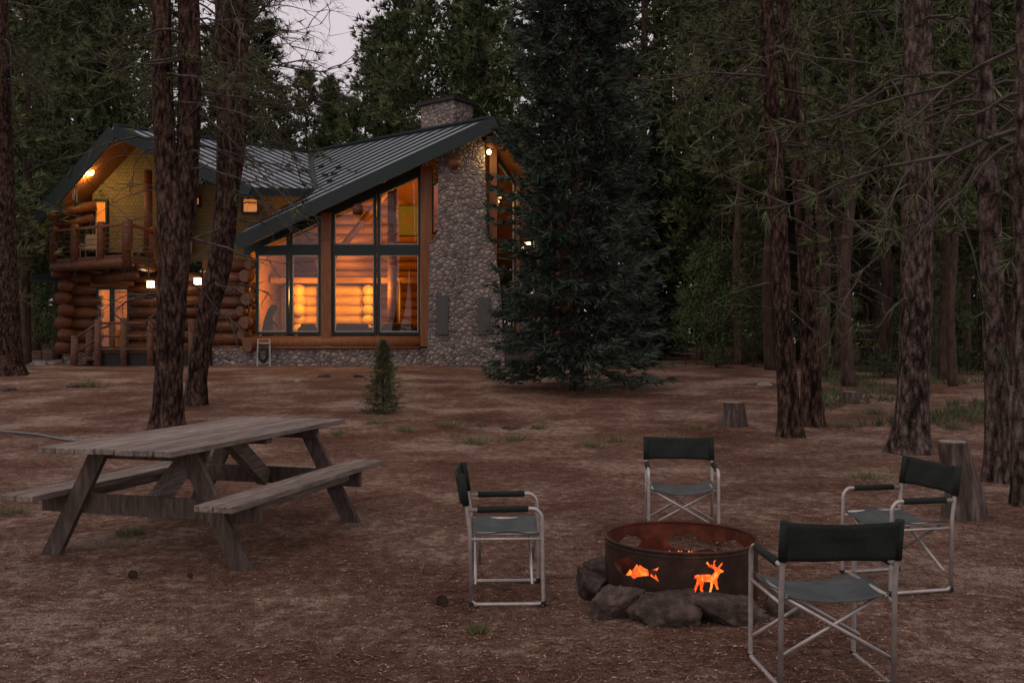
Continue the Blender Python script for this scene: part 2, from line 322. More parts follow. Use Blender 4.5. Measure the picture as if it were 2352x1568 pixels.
def spruce(H,cb,R,nb,m,mat,nl,nw,nn,prof=.6,r0=None,name='spruce_tree',trm=bark_far,whorl=0,rnd=.62,power=1.0):
    root=empty(name,(0,0,0),'x','tree'); r0=r0 or H*.010
    t=MB(); t.tube([(0,0,-.2),(0,0,H*.3),(0,0,H*.7),(0,0,H)],[r0,r0*.75,r0*.4,.01],12); t.build('trunk',trm,root,True)
    lm=MB();TP=[];TD=[]
    for i in range(nb):
        u=((i+random.random())/nb)**power
        if whorl: u=min(.99,(round(u*whorl)+random.gauss(0,.16))/whorl); u=max(0,u)
        z=cb+(H-cb)*u; a=i*2.4+random.gauss(0,.3)
        L=R*((1-u)**prof+.02)*random.uniform(rnd,1.15)
        d=Vector((math.cos(a),math.sin(a),-.22+.35*u)).normalized(); p=Vector((0,0,z)); pl=[p]; q=p
        for k in range(5):
            d=(d+Vector((0,0,-.12+.10*k))).normalized(); q=q+d*L/5; pl.append(q)
        lm.tube(pl,[r0*.12,r0*.1,r0*.08,r0*.06,r0*.04,.002],3,False)
        lat=Vector((-math.sin(a),math.cos(a),0))
        for k in range(m):
            s=random.uniform(.2,1.0)**.8; ss_=s*4.99; j=min(int(ss_),4); b_=pl[j].lerp(pl[j+1],ss_-j)
            w=random.gauss(0,1)*.18*L*(1.15-s)+random.gauss(0,.02)*L
            TP.append(b_+lat*w+Vector((0,0,-abs(w)*.3+random.gauss(0,.016*R)))); TD.append(d*.8+lat*(1.1 if w>0 else -1.1)*min(1,abs(w)*6)*.7+Vector((0,0,-.2)))
    lm.build('limbs',twigm,root)
    c=MB(); c.addnp(*needles(TP,TD,nn,nl,nw,.33)); c.build('crown',mat,root)
    return root
def leafy(H,R,cb,n,ls,mat,name,trunkmat,lab):
    root=empty(name,(0,0,0),lab,'tree' if name=='aspen_tree' else 'shrub')
    t=MB(); tips=[]
    if name=='aspen_tree': t.tube([(0,0,-.1),(.05,0,H*.4),(0,.05,H)],[H*.009,H*.006,.005],7)
    for i in range(20):
        z=cb+(H-cb)*random.random()*.85; a=random.random()*6.28
        twig(t,Vector((0,0,z if name=='aspen_tree' else 0)),Vector((math.cos(a),math.sin(a),.9 if name=='aspen_tree' else 1.3)),R*random.uniform(.6,1.1)*(1.3-z/H if name=='aspen_tree' else 1.3),.012,2,tips,0)
    t.build('stem',trunkmat,root)
    T=np.array([tuple(p) for p,_ in tips]); idx=RNG.integers(0,len(T),n); P=T[idx]+RNG.normal(0,R*.13,(n,3)); P[:,2]=np.maximum(P[:,2],.05)
    a=RNG.normal(0,1,(n,3)); a/=np.linalg.norm(a,axis=1)[:,None]; b_=np.cross(a,RNG.normal(0,1,(n,3))); b_/=np.linalg.norm(b_,axis=1)[:,None]
    s=ls*(.6+.8*RNG.random((n,1))); v=np.stack([P-a*s,P+b_*s*.6,P+a*s,P-b_*s*.6],1)
    c=MB(); c.addnp(v.reshape(-1,3),np.arange(n*4).reshape(-1,4)); c.build('crown',mat,root)
    return root
models=[pine(25,4.5,3.4,150,14),pine(23,3.0,3.1,150,14),pine(27,7,3.6,145,15),pine(20,2.0,2.9,140,13),pine(24,8,3.0,100,15,dead=24)]
used=[False]*len(models)
cnt=0
def place(mi,x,y,sc,label,group):
    global cnt
    cnt+=1; rz=random.random()*6.28
    if not used[mi]:
        o=models[mi]; o.location=(x,y,gz(x,y)); o.rotation_euler=(0,0,rz); o.scale=(sc,sc,sc); o['label']=label; o['group']=group; used[mi]=True; return o
    return dup(models[mi],(x,y,gz(x,y)),rz,sc,label,group)
for Y,sp in ((46,4.4),(54,4.4),(66,4.6)):
    x=-Y*.58-2
    while x<Y*.58+3:
        xx=x+random.uniform(-1.0,1.0); yy=Y+random.uniform(-2.2,2.2); px=CX+F*xx/yy
        mi=random.randrange(4); Hm=[25,23,27,20][mi]; sc=random.uniform(.95,1.2)
        ok=True
        if 690<px<835:
            top=random.uniform(170,230); sc=(CH-(top-HZ)/F*yy-gz(xx,yy))/Hm; 
        elif 590<px<=690: sc*=.8
        if Y<50 and -16<xx<2: ok=random.random()<.6
        if ok:
            if px<560: place(mi,xx,yy,sc,'tall dark pine in the forest behind the left end of the lodge','forest pines behind the left end')
            elif px<1150: place(mi,xx,yy,sc,'tall pine standing in the forest behind the lodge roof','forest pines behind the roof')
            else: place(mi,xx,yy,sc,'tall pine deep in the dark forest right of the lodge','forest pines right of the lodge')
        x+=sp
for (px,Y,mi,top) in [(925,50,1,40),(985,48,3,20),(1060,52,0,-80),(880,56,3,60),(760,60,3,190),(700,55,3,170),(1110,47,1,-60),(620,52,1,60),(560,50,0,-30),(800,52,3,230),(840,62,1,100)]:
    x=(px-CX)/F*Y; Hm=[25,23,27,20][mi]; sc=(CH-(top-HZ)/F*Y-gz(x,Y))/Hm; place(mi,x,Y,sc,'tall pine standing in the forest behind the lodge roof','forest pines behind the roof')
for (px,Y,mi,sc) in [(1700,36,4,.95),(1770,31,4,.8),(1885,27,4,.75),(1925,33,4,.85),(1985,38,1,.9),(2030,30,4,.8),(2165,26,4,.7),(2215,34,0,.9),(2260,30,4,.85),(2330,24,4,.8),(2345,38,1,.9),(1840,42,0,1.0),(2400,32,0,.9),(1620,42,1,1.0),(1480,44,2,1.1),(1950,24,4,.7),(2140,33,3,.9),(1760,40,3,.9),(2060,40,3,.9),(1660,40,3,.45),(1730,34,3,.3),(1900,36,3,.4),(2240,36,3,.4),(2120,29,3,.28),(1795,38,4,.8),(2095,37,4,.8),(2190,24,4,.5),(2005,36,4,.75)]:
    x=(px-CX)/F*Y
    if sc<.46: place(mi,x,Y,sc,'short young pine growing under the tall pines of the right hand woods','young pines in the right hand woods')
    else: place(mi,x,Y,sc,'slender pine with bare lower branches in the right hand woods','slender pines in the right hand woods')
for (px,Y,mi,sc) in [(60,38,0,.9),(-40,34,1,.9),(130,43,1,1),(210,46,4,1)]:
    x=(px-CX)/F*Y
    place(mi,x,Y,sc,'dark pine with drooping boughs at the far left edge of the yard','pines at the left edge')
sp=spruce(20,.75,2.3,700,32,spruce_n,.24,.052,5,.62,.19,trm=bark_grey,whorl=52,power=1.12)
p=G(1325,897); sp.location=p; sp['label']='large blue green spruce standing in front of the right side of the lodge'; 
p=G(1510,826); dup(sp,p,1.2,(.72,.72,.56),'smaller dark spruce behind and right of the large spruce')
p=G(1445,822); dup(sp,(p.x,42,gz(p.x,42)),2.2,(.5,.5,.5),'half hidden spruce between the two larger spruces')
sap=spruce(1.42,.06,.46,260,10,sap_n,.085,.009,6,.7,.03,name='sapling',rnd=.35)
sap['category']='sapling'; sap['label']='small bushy conifer sapling growing alone in the yard below the windows'; sap.location=G(880,948)
asp=leafy(6.4,1.35,.8,2300,.055,leaf_m,'aspen_tree',bark_grey,'x')
al='light green young aspen growing at the dark edge of the right hand woods'
first=True
for (px,Y,sc) in [(1645,36,.82),(1600,37,.75),(1690,37,.62),(1575,36,.5),(2050,33,.6),(1860,31,.5),(1740,37,.55),(2190,30,.5),(1960,29,.4),(1620,40,.9)]:
    x=(px-CX)/F*Y
    if first: asp.location=(x,Y,gz(x,Y)); asp.scale=(sc,)*3; asp['label']=al; asp['group']='young aspens at the right'; first=False
    else: dup(asp,(x,Y,gz(x,Y)),random.random()*6,sc,al,'young aspens at the right')
for (px,Y,sc) in [(95,40,.55),(55,41,.7),(125,41,.5)]:
    x=(px-CX)/F*Y; dup(asp,(x,Y,gz(x,Y)),random.random()*6,sc,'light green young aspen left of the lodge','young aspens left of the lodge')
shr=leafy(1.6,.9,0,1300,.045,shrub_m,'shrub',twigm,'x')
first=True
for i in range(20):
    Y=random.uniform(26,46); px=random.uniform(1640,2420); 
    if Y<31: px=random.uniform(1950,2420)
    x=(px-CX)/F*Y; sc=random.uniform(.3,.85)
    if first: shr.location=(x,Y,gz(x,Y)); shr.scale=(sc,)*3; shr['label']='leafy dark shrub in the undergrowth of the right hand woods'; shr['group']='undergrowth shrubs'; first=False
    else: dup(shr,(x,Y,gz(x,Y)),random.random()*6,sc)
n=17000; Y=60+RNG.random(n)*30; X=(RNG.random(n)-.5)*1.4*Y; Zr=RNG.random(n)**1.2*14+.2
P=np.stack([X,Y,Zr+1.0],1); ug=MB(); ug.addnp(*needles(P,np.tile([0,0,.5],(n,1)),5,1.0,.28,.8)); u=ug.build('distant_undergrowth',far_m); u['kind']='stuff'; tag(u,'dark mass of far undergrowth between the forest trunks','undergrowth')
def near_tree(stems,Y,name,label,mat,seed,nd,nlive,zlo=1.8,grp=None,depth=2,Lr=(.8,2.2),rs=.018,vis=1.8):
    g0=W(*stems[0][0][:2],Y); bx=g0.x; bz=gz(bx,Y)
    root=empty(name,(bx,Y,bz),label,'tree',grp); t=MB(); lm=MB(); tips=[]; allP=[]
    for si,st in enumerate(stems):
        pts=[W(a,b_,Y+ (0 if si==0 else .15)) for a,b_,w in st]; rad=[w/2/F*Y for a,b_,w in st]
        if si==0: pts[0].z=bz; pts.insert(0,pts[0]-Vector((0,0,.35))); rad.insert(0,rad[0])
        last=pts[-1]; d=(pts[-1]-pts[-2]).normalized()
        top=bz+ (17 if si==0 else 15); k=(top-last.z)
        pts+= [last+d*k*.5+Vector((0,0,0)),Vector((last.x+d.x*k*.6,last.y,top))]; rad+=[rad[-1]*.7,.04]
        P,R=bark_trunk(t,pts,rad,30,150,seed+si*3,.5 if si==0 else 0); allP+= [(p,r) for p,r in zip(P,R)]
    t.build('trunk',mat,root,True)
    for i in range(nd):
        c=[q for q in allP if q[0].z>bz+zlo and q[0].z<CH+HZ/F*Y+1.5]
        p,r=random.choice(c); a=random.random()*6.283
        d=Vector((math.cos(a),math.sin(a)*.7,random.uniform(-.25,.35)))
        L=random.uniform(*Lr)
        if p.z-bz<3.2: L=min(L,1.1)
        twig(lm,p+d*r*.6,d,L,rs*random.uniform(.6,1.4),depth,None,-.07,7,.2)
    zt=CH+HZ/F*Y
    for i in range(nlive):
        c=[q for q in allP if zt-vis<q[0].z<zt+1.6]
        p,r=random.choice(c); a=random.random()*6.283
        d=Vector((math.cos(a),math.sin(a),random.uniform(-.35,.15))); L=random.uniform(1.6,3.0)
        twig(lm,p,d,L,.03,2,tips,-.03,7,.16)
    lm.build('limbs',twigm,root)
    if tips:
        P=np.array([tuple(q) for q,_ in tips]); D=np.array([tuple(q) for _,q in tips])
        c=MB(); c.addnp(*needles(P,D,10,.2,.02,.55)); c.build('crown',pine_near,root)
    return root
Y1=G(385,985).y; Y2=G(450,930).y
near_tree([[(383,985,68),(390,820,60),(394,700,64),(400,560,70),(382,380,50),(374,200,44),(370,0,42)],[(408,600,40),(425,470,50),(434,300,52),(436,150,50),(432,0,48)]],Y1,'pine_tree','big forked pine trunk rising behind the picnic table, nearest to it',bark_red,1,32,11,depth=2)
near_tree([[(448,930,46),(455,850,44),(478,720,48),(505,600,54),(522,430,52),(522,200,48),(516,0,44)],[(528,460,36),(545,320,40),(553,150,40),(550,0,40)]],Y2,'pine_tree','leaning double stemmed pine right of the big forked trunk',bark_red,5,48,13,Lr=(1,3.4),depth=3,rs=.022,vis=2.6)
near_tree([[(12,850,78),(12,600,48),(6,300,40),(-2,0,36)]],28,'pine_tree','thick pine trunk cut by the left edge of the photo',bark_red,9,26,22,Lr=(1,3),vis=5)
near_tree([[(1818,1003,52),(1803,800,42),(1790,560,40),(1772,250,36),(1760,0,34)]],G(1818,1003).y,'pine_tree','reddish leaning pine trunk, left one of the close pair on the right',bark_red,12,16,9)
near_tree([[(1864,978,50),(1860,760,42),(1842,450,40),(1815,150,36),(1800,0,34)]],G(1864,978).y,'pine_tree','reddish pine trunk, right one of the close pair on the right',bark_red,15,16,9)
near_tree([[(2090,1040,84),(2098,900,70),(2106,600,68),(2108,300,64),(2106,0,62)]],G(2090,1040).y,'pine_tree','thick scaly grey pine trunk between the leaning pair and the tall stump',bark_grey,20,14,8)
near_tree([[(2296,1104,62),(2290,900,52),(2276,560,48),(2262,260,44),(2250,0,42)]],G(2296,1104).y,'pine_tree','grey pine trunk directly behind the tall stump',bark_grey,24,12,6)
near_tree([[(2352,1160,50),(2350,900,44),(2352,500,42),(2356,0,40)]],G(2352,1160).y,'pine_tree','dark pine trunk cut by the right edge of the photo',bark_grey,28,8,4)
# ---------------------------------------------------------------- stumps / rocks / cones / grass
def stump(px,py,w,h,label,seed,lean=0,flare=.5):
    p=G(px,py); r=w/2/F*p.y; H=h/F*p.y
    root=empty('tree_stump',p,label,'stump'); t=MB()
    bark_trunk(t,[p+Vector((0,0,-.25)),p+Vector((0,0,H*.3)),p+Vector((lean*.6,0,H*.7)),p+Vector((lean,0,H))],[r*1.05,r*1.0,r*.97,r*.95],36,24,seed,flare,1.8)
    t.build('stump_body',stumpm,root,True)
    c=MB(); n=30; c.tube([p+Vector((lean,0,H-.01)),p+Vector((lean,0,H+.006))],[r*.88,r*.86],n); c.build('cut_top',stumptop,root)
    return root
stump(1684,978,44,54,'low weathered stump left of the leaning pair of pines',3)
stump(2216,1190,66,176,'tall grey split stump beside the right camp chairs',8,-.11,.6)
stump(1952,925,34,26,'small far stump at the edge of the woods',13)
def rock(sx,sy,sz,seed,mat,loc,name,label,grp=None,rz=0,np_=11,lo=.5,hi=.78,k0=1.45):
    import bmesh
    rr=random.Random(seed); pl=[]
    for k in range(np_):
        v_=Vector((rr.gauss(0,1),rr.gauss(0,1),rr.gauss(0,.7))).normalized(); pl.append((v_,rr.uniform(lo,hi)))
    pl.append((Vector((rr.gauss(0,.15),-.12,1)).normalized(),.5))
    bm=bmesh.new(); bmesh.ops.create_icosphere(bm,subdivisions=5,radius=1)
    for v_ in bm.verts:
        c=v_.co.copy(); o=Vector((seed*3.1,seed*1.7,0)); k=1.0
        for n_,d_ in pl:
            q=c.dot(n_)
            if q>d_: k=min(k,d_/q)
        c=c*k*(1+.05*noise.noise(v_.co*4+o)+.06*noise.noise(v_.co*9+o)+.04*noise.noise(v_.co*20+o))
        v_.co=Vector((c.x*sx*k0,c.y*sy*k0,c.z*sz*k0))
    me=bpy.data.meshes.new(name); bm.to_mesh(me); bm.free(); me.materials.append(mat)
    me.polygons.foreach_set('use_smooth',[True]*len(me.polygons))
    o=bpy.data.objects.new(name,me); C.objects.link(o); o.location=loc; o.rotation_euler=(random.uniform(-.08,.08),random.uniform(-.08,.08),rz)
    return tag(o,label,'rock',grp)
FX,FY,FR=1.06,5.80,.467
for k,(px,Yc,sx,sy,sz,lab,rz) in enumerate([
  (1372,6.08,.10,.12,.09,'dark lava rock at the left side of the fire ring, farthest back',.2),
  (1356,5.74,.09,.13,.095,'lava rock at the left of the fire ring beside the fish cutout',.1),
  (1412,5.34,.125,.10,.11,'angular lava rock below the glowing fish cutout',-.45),
  (1532,5.18,.155,.095,.105,'broad lava rock at the front of the fire ring',.03),
  (1692,5.18,.165,.095,.105,'broad lava rock below the glowing deer cutout, right of the front one',.08),
  (1806,5.42,.10,.11,.10,'lava rock at the right of the fire ring behind the nearest chair leg',.6)]):
    rock(sx,sy,sz,k+81,lava,((px-CX)/F*Yc,Yc,sz*.5),'lava_rock',lab,'lava rocks around the fire ring',rz=rz,np_=10,lo=.44,hi=.68,k0=1.72)
for k,(px,py,s,mat,lab) in enumerate([(22,896,.2,lava,'dark rock on the ground near the left edge of the yard'),(172,888,.22,lava,'dark low rock in front of the porch steps'),(684,875,.13,paleRock,'small pale rock in front of the stone foundation'),(745,866,.2,lava,'flat dark rock in front of the foundation, left of the sapling'),(822,866,.16,lava,'flat dark rock left of the sapling top'),(1108,978,.12,lava,'small dark stone among grass in mid yard'),(1175,985,.13,lava,'dark stone right of the small mid yard stone'),(1755,884,.22,paleRock,'flat pale stone by the edge of the woods')]):
    p=G(px,py); rock(s*1.2,s,s*.6,20+k,mat,p,'rock',lab,rz=k,k0=1.2)
for k in range(7):
    p=G(80+k*9,834+ (k%3)*2); rock(.3,.25,.16,40+k,paleRock,p,'rock','pale rock in the row beside the left forest edge','pale rocks left of the porch',rz=k)
def cone(px,py,label,s=.035):
    p=G(px,py); p.z+=.02; mb=MB()
    for i in range(90):
        t=i/90; a=i*2.4; z=(t-.5)*2*s*1.3; r=s*math.sqrt(max(.05,1-(2*t-1)**2)); c=Vector((math.cos(a)*r*.6,z,math.sin(a)*r*.6)); e=Vector((math.cos(a)*r*1.25,z+s*.25,math.sin(a)*r*1.25)); l=Vector((-math.sin(a),0,math.cos(a)))*s*.28
        mb.add([c,e-l,e+Vector((0,s*.12,0)),e+l],[(0,1,2,3)])
    mb.tube([(0,-s*1.2,0),(0,0,0),(0,s*1.3,0)],[s*.3,s*.6,s*.1],8)
    o=mb.build('pine_cone',conem); o.location=p; o.rotation_euler=(.2,0,px); tag(o,label,'pine cone')
cone(1015,1388,'dark pine cone on the dirt left of the side facing chair',.03)
cone(305,1326,'pine cone on the ground below the near end of the picnic table',.024)
cone(437,1328,'pine cone right of the one below the picnic table',.016)
def grass(px,py,w,h,label,n=90):
    p=G(px,py); R=w/2/F*p.y; Hh=h/F*p.y; P=np.zeros((n,3)); P[:,0]=RNG.normal(0,R*.5,n); P[:,1]=RNG.normal(0,R*.5,n)
    D=np.stack([P[:,0]/R*.7,P[:,1]/R*.7,np.ones(n)],1); mb=MB(); mb.addnp(*needles(P,D,2,Hh*.9,.004+p.y*.0005,.3))
    o=mb.build('grass_tuft',grass_m); o.location=p; tag(o,label,'grass tuft')
for q in [(1092,1018,62,26,'pale green grass tuft in mid yard, largest left of centre'),(1180,1010,50,18,'thin grass tuft right of the largest mid yard tuft'),(932,990,46,18,'grass tuft right of the sapling'),(862,972,40,14,'short grass tuft at the foot of the sapling'),(1030,978,50,14,'grass patch between sapling and mid yard tuft'),(1362,1026,40,18,'grass tuft in front of the spruce toward the back chair'),(1418,1012,50,14,'low grass tuft left of the back chair'),(1545,1010,70,22,'grass tuft just above the back chair'),(1606,985,40,16,'small grass tuft left of the low stump'),(1995,1100,80,26,'yellow green grass tuft behind the right chair'),(1095,1452,44,30,'lone grass tuft in the foreground left of the fire ring'),(305,1228,60,22,'grass tuft under the picnic table'),(778,998,34,14,'grass tuft by the far corner of the picnic table'),(203,888,60,26,'tall dry grass near the porch'),(1236,985,30,18,'tiny grass tuft below the spruce'),(25,1180,50,20,'grass tuft near the left end of the bench'),(2010,950,60,22,'grass tuft at the foot of the woods'),(2190,985,50,30,'grass clump between the grey trunks'),(1940,980,50,20,'grass tuft right of the leaning pines'),(2230,950,60,24,'grass clump farther back between the grey trunks')]:
    grass(*q)
n=8000; Y=16+RNG.random(n)*26; X=Y*(.33+RNG.random(n)*.28)+0; P=np.stack([X,Y,np.array([gz(a,b_) for a,b_ in zip(X,Y)])],1); keep=np.array([noise.noise(Vector((a*.5,b_*.5,9)))>-.02 for a,b_ in zip(X,Y)]); P=P[keep]
mb=MB(); mb.addnp(*needles(P,np.tile([0,0,1.],(len(P),1)),3,.2,.02,.5)); o=mb.build('forest_grass',shrub_m); o['kind']='stuff'; tag(o,'sparse dark grass on the floor of the right hand woods','grass')
# ---------------------------------------------------------------- HOUSE
YW=35.3
hb=Vector(W(750,840,YW)); hb.z=gz(hb.x,YW)
house=empty('log_house',hb,'log lodge with green metal roof, river stone chimney and glowing windows','house')
def P2(px,py,Y): return ((px-CX)/F*Y, CH-(py-HZ)/F*Y)
def inset(poly,d):
    n=len(poly); A=sum(poly[i][0]*poly[(i+1)%n][1]-poly[(i+1)%n][0]*poly[i][1] for i in range(n)); s=1 if A>0 else -1; out=[]
    for i in range(n):
        p0=Vector(poly[i-1]);p1=Vector(poly[i]);p2=Vector(poly[(i+1)%n]); d1=(p1-p0).normalized(); d2=(p2-p1).normalized()
        n1=Vector((-d1.y,d1.x))*s; n2=Vector((-d2.y,d2.x))*s; bis=(n1+n2); k=d/max(.25,(1+n1.dot(n2))); out.append(tuple(p1+bis*k))
    return out
def ring(mb,o,i,O,u,nrm,back,dep):
    f=lambda q,k:O+u*q[0]+Vector((0,0,q[1]))+nrm*k
    n=len(o)
    vs=[f(q,dep) for q in o]+[f(q,dep) for q in i]+[f(q,back) for q in o]+[f(q,back) for q in i]; fs=[]
    for k in range(n):
        j=(k+1)%n; fs+=[(k,j,n+j,n+k),(n+k,n+j,3*n+j,3*n+k),(2*n+k,k,j,2*n+j)[::-1],(2*n+k,2*n+j,3*n+j,3*n+k)]
    mb.add(vs,fs)
UX=Vector((1,0,0)); NF=Vector((0,-1,0))
def window(poly,O,u,nrm,fw=.1,sw=.035,parent=house):
    i1=inset(poly,fw); i2=inset(i1,sw); m1=MB(); ring(m1,poly,i1,O,u,nrm,-.06,.07); w=m1.build('window',greentrim,parent)
    m2=MB(); ring(m2,i1,i2,O,u,nrm,-.03,.03); m2.build('sash',whitetrim,w)
    m3=MB(); f=[O+u*q[0]+Vector((0,0,q[1])) for q in i2]; m3.add(f,[tuple(range(len(f)))]); m3.build('pane',glassm,w)
def wf(pts,Y,**k): window([P2(a,b_,Y) for a,b_ in pts],Vector((0,Y,0)),UX,NF,**k)
for (a,b_) in ((588,664),(666,738),(763,865),(867,967)): wf([(a,768),(b_,768),(b_,580),(a,580)],YW)
wf([(596,568),(664,568),(664,536)],YW,fw=.07); wf([(666,568),(738,568),(738,502),(666,535)],YW); wf([(763,568),(865,568),(865,444),(763,490)],YW); wf([(867,568),(967,568),(967,398),(867,443)],YW)
mb=MB(); a=W(586,574,YW); c=W(968,574,YW); mb.box(((a.x+c.x)/2,YW,a.z),(c.x-a.x,.15,.21)); mb.build('transom',greentrim,house)
for (x0,x1,y0,y1,dy) in ((739,763,490,799,0),(967,994,384,796,-.05)):
    p0=W((x0+x1)/2,y1,YW); p1=W((x0+x1)/2,y0,YW); mb=MB(); mb.box((p0.x,YW-.02+dy,(p0.z+p1.z)/2),((x1-x0)/F*YW,.34,p1.z-p0.z)); mb.build('post',timber,house,bevel=.02)
def logrow(mb,x0,x1,Y,z0,n,r,jit=.0):
    for k in range(n): mb.tube([(x0-random.random()*jit,Y,z0+r+2*r*.94*k),(x1+random.random()*jit,Y,z0+r+2*r*.94*k)],[r,r*.96],14)
a=W(560,799,YW); c=W(966,770,YW); mb=MB(); mb.tube([(a.x,YW,a.z+.23),(c.x,YW,a.z+.23)],[.235,.235],16); mb.box(((a.x+c.x)/2,YW-.02,a.z+.02),(c.x-a.x,.56,.07)); mb.build('sill_log',timber,house,True)
a=W(488,799,YW-.15); c=W(1000,840,YW-.15); mb=MB(); mb.prism([(a.x,YW-.2,0.2),(c.x,YW-.2,0.2),(c.x,YW-.2,a.z-.02),(a.x,YW-.2,a.z-.02)],(0,.5,0)); mb.build('stone_base',stonem,house)
P0=W(1135,272,34.0); P1=W(710,350,40.4); E0=W(548,545,34.3)
P1.z=P0.z
n1=(P1-P0).cross(E0-P0).normalized(); n1=n1 if n1.z>0 else -n1
cam=Vector((0,0,CH))
def hit(px,py,p,n):
    d=Vector(((px-CX)/F,1,-(py-HZ)/F)); t=(p-cam).dot(n)/d.dot(n); return cam+d*t
V=hit(722,437,P0,n1)
L0=W(262,290,35.25); L0.z=P0.z
n2=(P1-L0).cross(V-L0).normalized(); n2=n2 if n2.z>0 else -n2
def roof(poly,n,sd,parent,name='roof',mat=roofm,sp=.42,th=.10):
    mb=MB(); mb.prism(poly,-n*th); a=(sd-n*sd.dot(n)).normalized(); b_=n.cross(a); O=poly[0]
    q=[((p-O).dot(a),(p-O).dot(b_)) for p in poly]; lo=min(y for x,y in q); hi=max(y for x,y in q); t=lo+sp/2
    rb=MB()
    while t<hi:
        xs_=[]
        for i in range(len(q)):
            (x0,y0),(x1,y1)=q[i],q[(i+1)%len(q)]
            if (y0-t)*(y1-t)<0: xs_.append(x0+(t-y0)/(y1-y0)*(x1-x0))
        xs_.sort()
        for i in range(0,len(xs_)-1,2):
            rb.beam(O+a*xs_[i]+b_*t+n*.03,O+a*xs_[i+1]+b_*t+n*.03,.05,.06,n)
        t+=sp
    r=mb.build(name,mat,parent); rb.build('standing_seams',seamm,r)
    s=MB(); s.prism([p-n*(th+.01) for p in poly],-n*.04); s.build('soffit',soffm,r); return r
rm=roof([P0,P1,V,hit(560,530,P0,n1),E0],n1,E0-P0,house)
roof([L0,P1,V,hit(575,434,L0,n2)],n2,hit(575,434,L0,n2)-L0,house)
EL=W(86,492,35.6); rd=Vector((0,1,0))
n3=(EL-L0).cross(rd).normalized(); n3=n3 if n3.z>0 else -n3
rl=roof([L0,L0+rd*5,EL+rd*5,EL],n3,EL-L0,house)
mb=MB(); mb.prism([L0-Vector((0,0,.02)),P1-Vector((0,0,.02)),L0+rd*5-Vector((0,0,.02))],(0,0,-.08)); mb.build('roof_infill',greentrim,house)
ER=W(1375,592,40.2); rd2=(P1-P0).normalized(); n4=(ER-P0).cross(rd2).normalized(); n4=n4 if n4.z>0 else -n4
roof([P0,P1,ER+rd2*9,ER],n4,ER-P0,house)
def fascia(a,b_,h=.42,w=.09,parent=house,off=(0,-.05,0)):
    mb=MB(); o=Vector(off)+Vector((0,0,-h/2+.05)); mb.beam(a+o,b_+o,w,h); mb.build('fascia',greentrim,parent)
d=(P0-E0).normalized(); fascia(E0-d*.1,P0+d*.1,h=.5); 
fascia(P0,ER,h=.5)
fascia(L0,EL,h=.5); R0=hit(575,434,L0,n2); fascia(L0,R0,h=.45); fascia(R0,V,h=.3)
mb=MB(); mb.beam(P0+Vector((0,0,.05)),P1+Vector((0,0,.05)),.32,.08); mb.beam(L0+Vector((0,0,.05)),P1+Vector((0,0,.05)),.32,.08); mb.beam(P1+n1*.03,V+n1*.03,.3,.05,n1); mb.build('ridge_cap',greentrim,house)
mb=MB()
for (px,py) in ((735,362),(745,385),(755,405),(765,418),(785,388),(775,402)):
    p=hit(px,py,P0,n1); mb.beam(p+n1*.08,p+n1*.08+(P1-P0).normalized()*.3,.05,.10,n1)
mb.build('snow_guards',darkm,rm)
for (px,py,r) in ((1128,325,.22),(1044,372,.24),(822,480,.2)):
    p=W(px,py,34.25); mb=MB(); mb.tube([p,p+Vector((-.25,1.5,0))],[r,r],14); mb.build('purlin',logm,house,True)
mb=MB(); mb.prism([W(a,b_,YW) for a,b_ in [(560,590),(560,560),(970,365),(970,397),(588,574)]],(0,.1,0)); mb.build('gable_board',greentrim,house)
colp=[(985,840),(1152,840),(1150,800),(1140,640),(1126,565),(1110,545),(1106,330),(1080,300),(1040,320),(1014,345),(1013,535),(994,562),(990,790)]
mb=MB(); mb.prism([W(a,b_+ (10 if b_>839 else 0),34.5) for a,b_ in colp],(0,1.3,0)); col=mb.build('chimney_column',stonem,house,bevel=.12)
pg=plain('panel_grey',(.085,.09,.085),.7)
for (x0,x1,y0,y1) in ((1002,1029,678,768),(1099,1124,682,768)):
    a=W(x0,y1,34.4);c=W(x1,y0,34.4); mb=MB(); mb.box(((a.x+c.x)/2,34.46,(a.z+c.z)/2),(c.x-a.x,.1,c.z-a.z)); mb.build('panel',pg,col,bevel=.01)
wf([(992,540),(1013,527),(1013,408),(992,425)],YW-.05,fw=.06,sw=.02)
wf([(1106,545),(1122,560),(1122,450),(1106,432)],YW-.3,fw=.05,sw=.02)
A=W(1128,0,35.2); A.z=0; B=W(1330,0,41.2); B.z=0; uu=(B-A).normalized(); nn=Vector((uu.y,-uu.x,0)); nn=nn if nn.y<0 else -nn; LL=(B-A).length
def rz_(t): 
    p=A+uu*t; return (n4.dot(P0)-n4.x*p.x-n4.y*p.y)/n4.z-.2
for (t0,t1) in ((0,.3),(1.7,1.9),(3.3,3.5),(4.9,5.1)): 
    mb=MB(); p=A+uu*(t0+t1)/2; mb.box((p.x,p.y,(1.2+rz_(t0))/2),(.28,.28,rz_(t0)-1.2)); mb.build('post',timber,house)
for (t0,t1) in ((.3,1.7),(1.9,3.3),(3.5,4.9)):
    window([(t0,1.8),(t1,1.8),(t1,3.2),(t0,3.2)],A,uu,nn); window([(t0,3.25),(t1,3.25),(t1,4.8),(t0,4.8)],A,uu,nn)
    h0=rz_(t0)-.2;h1=rz_(t1)-.2
    if h1>5.3: window([(t0,4.9),(t1,4.9),(t1,h1),(t0,h0)],A,uu,nn)
mb=MB(); mb.prism([A+Vector((0,0,.2)),B+Vector((0,0,.2)),B+Vector((0,0,1.75)),A+Vector((0,0,1.75))],-nn*.3); mb.build('stone_base',stonem,house)
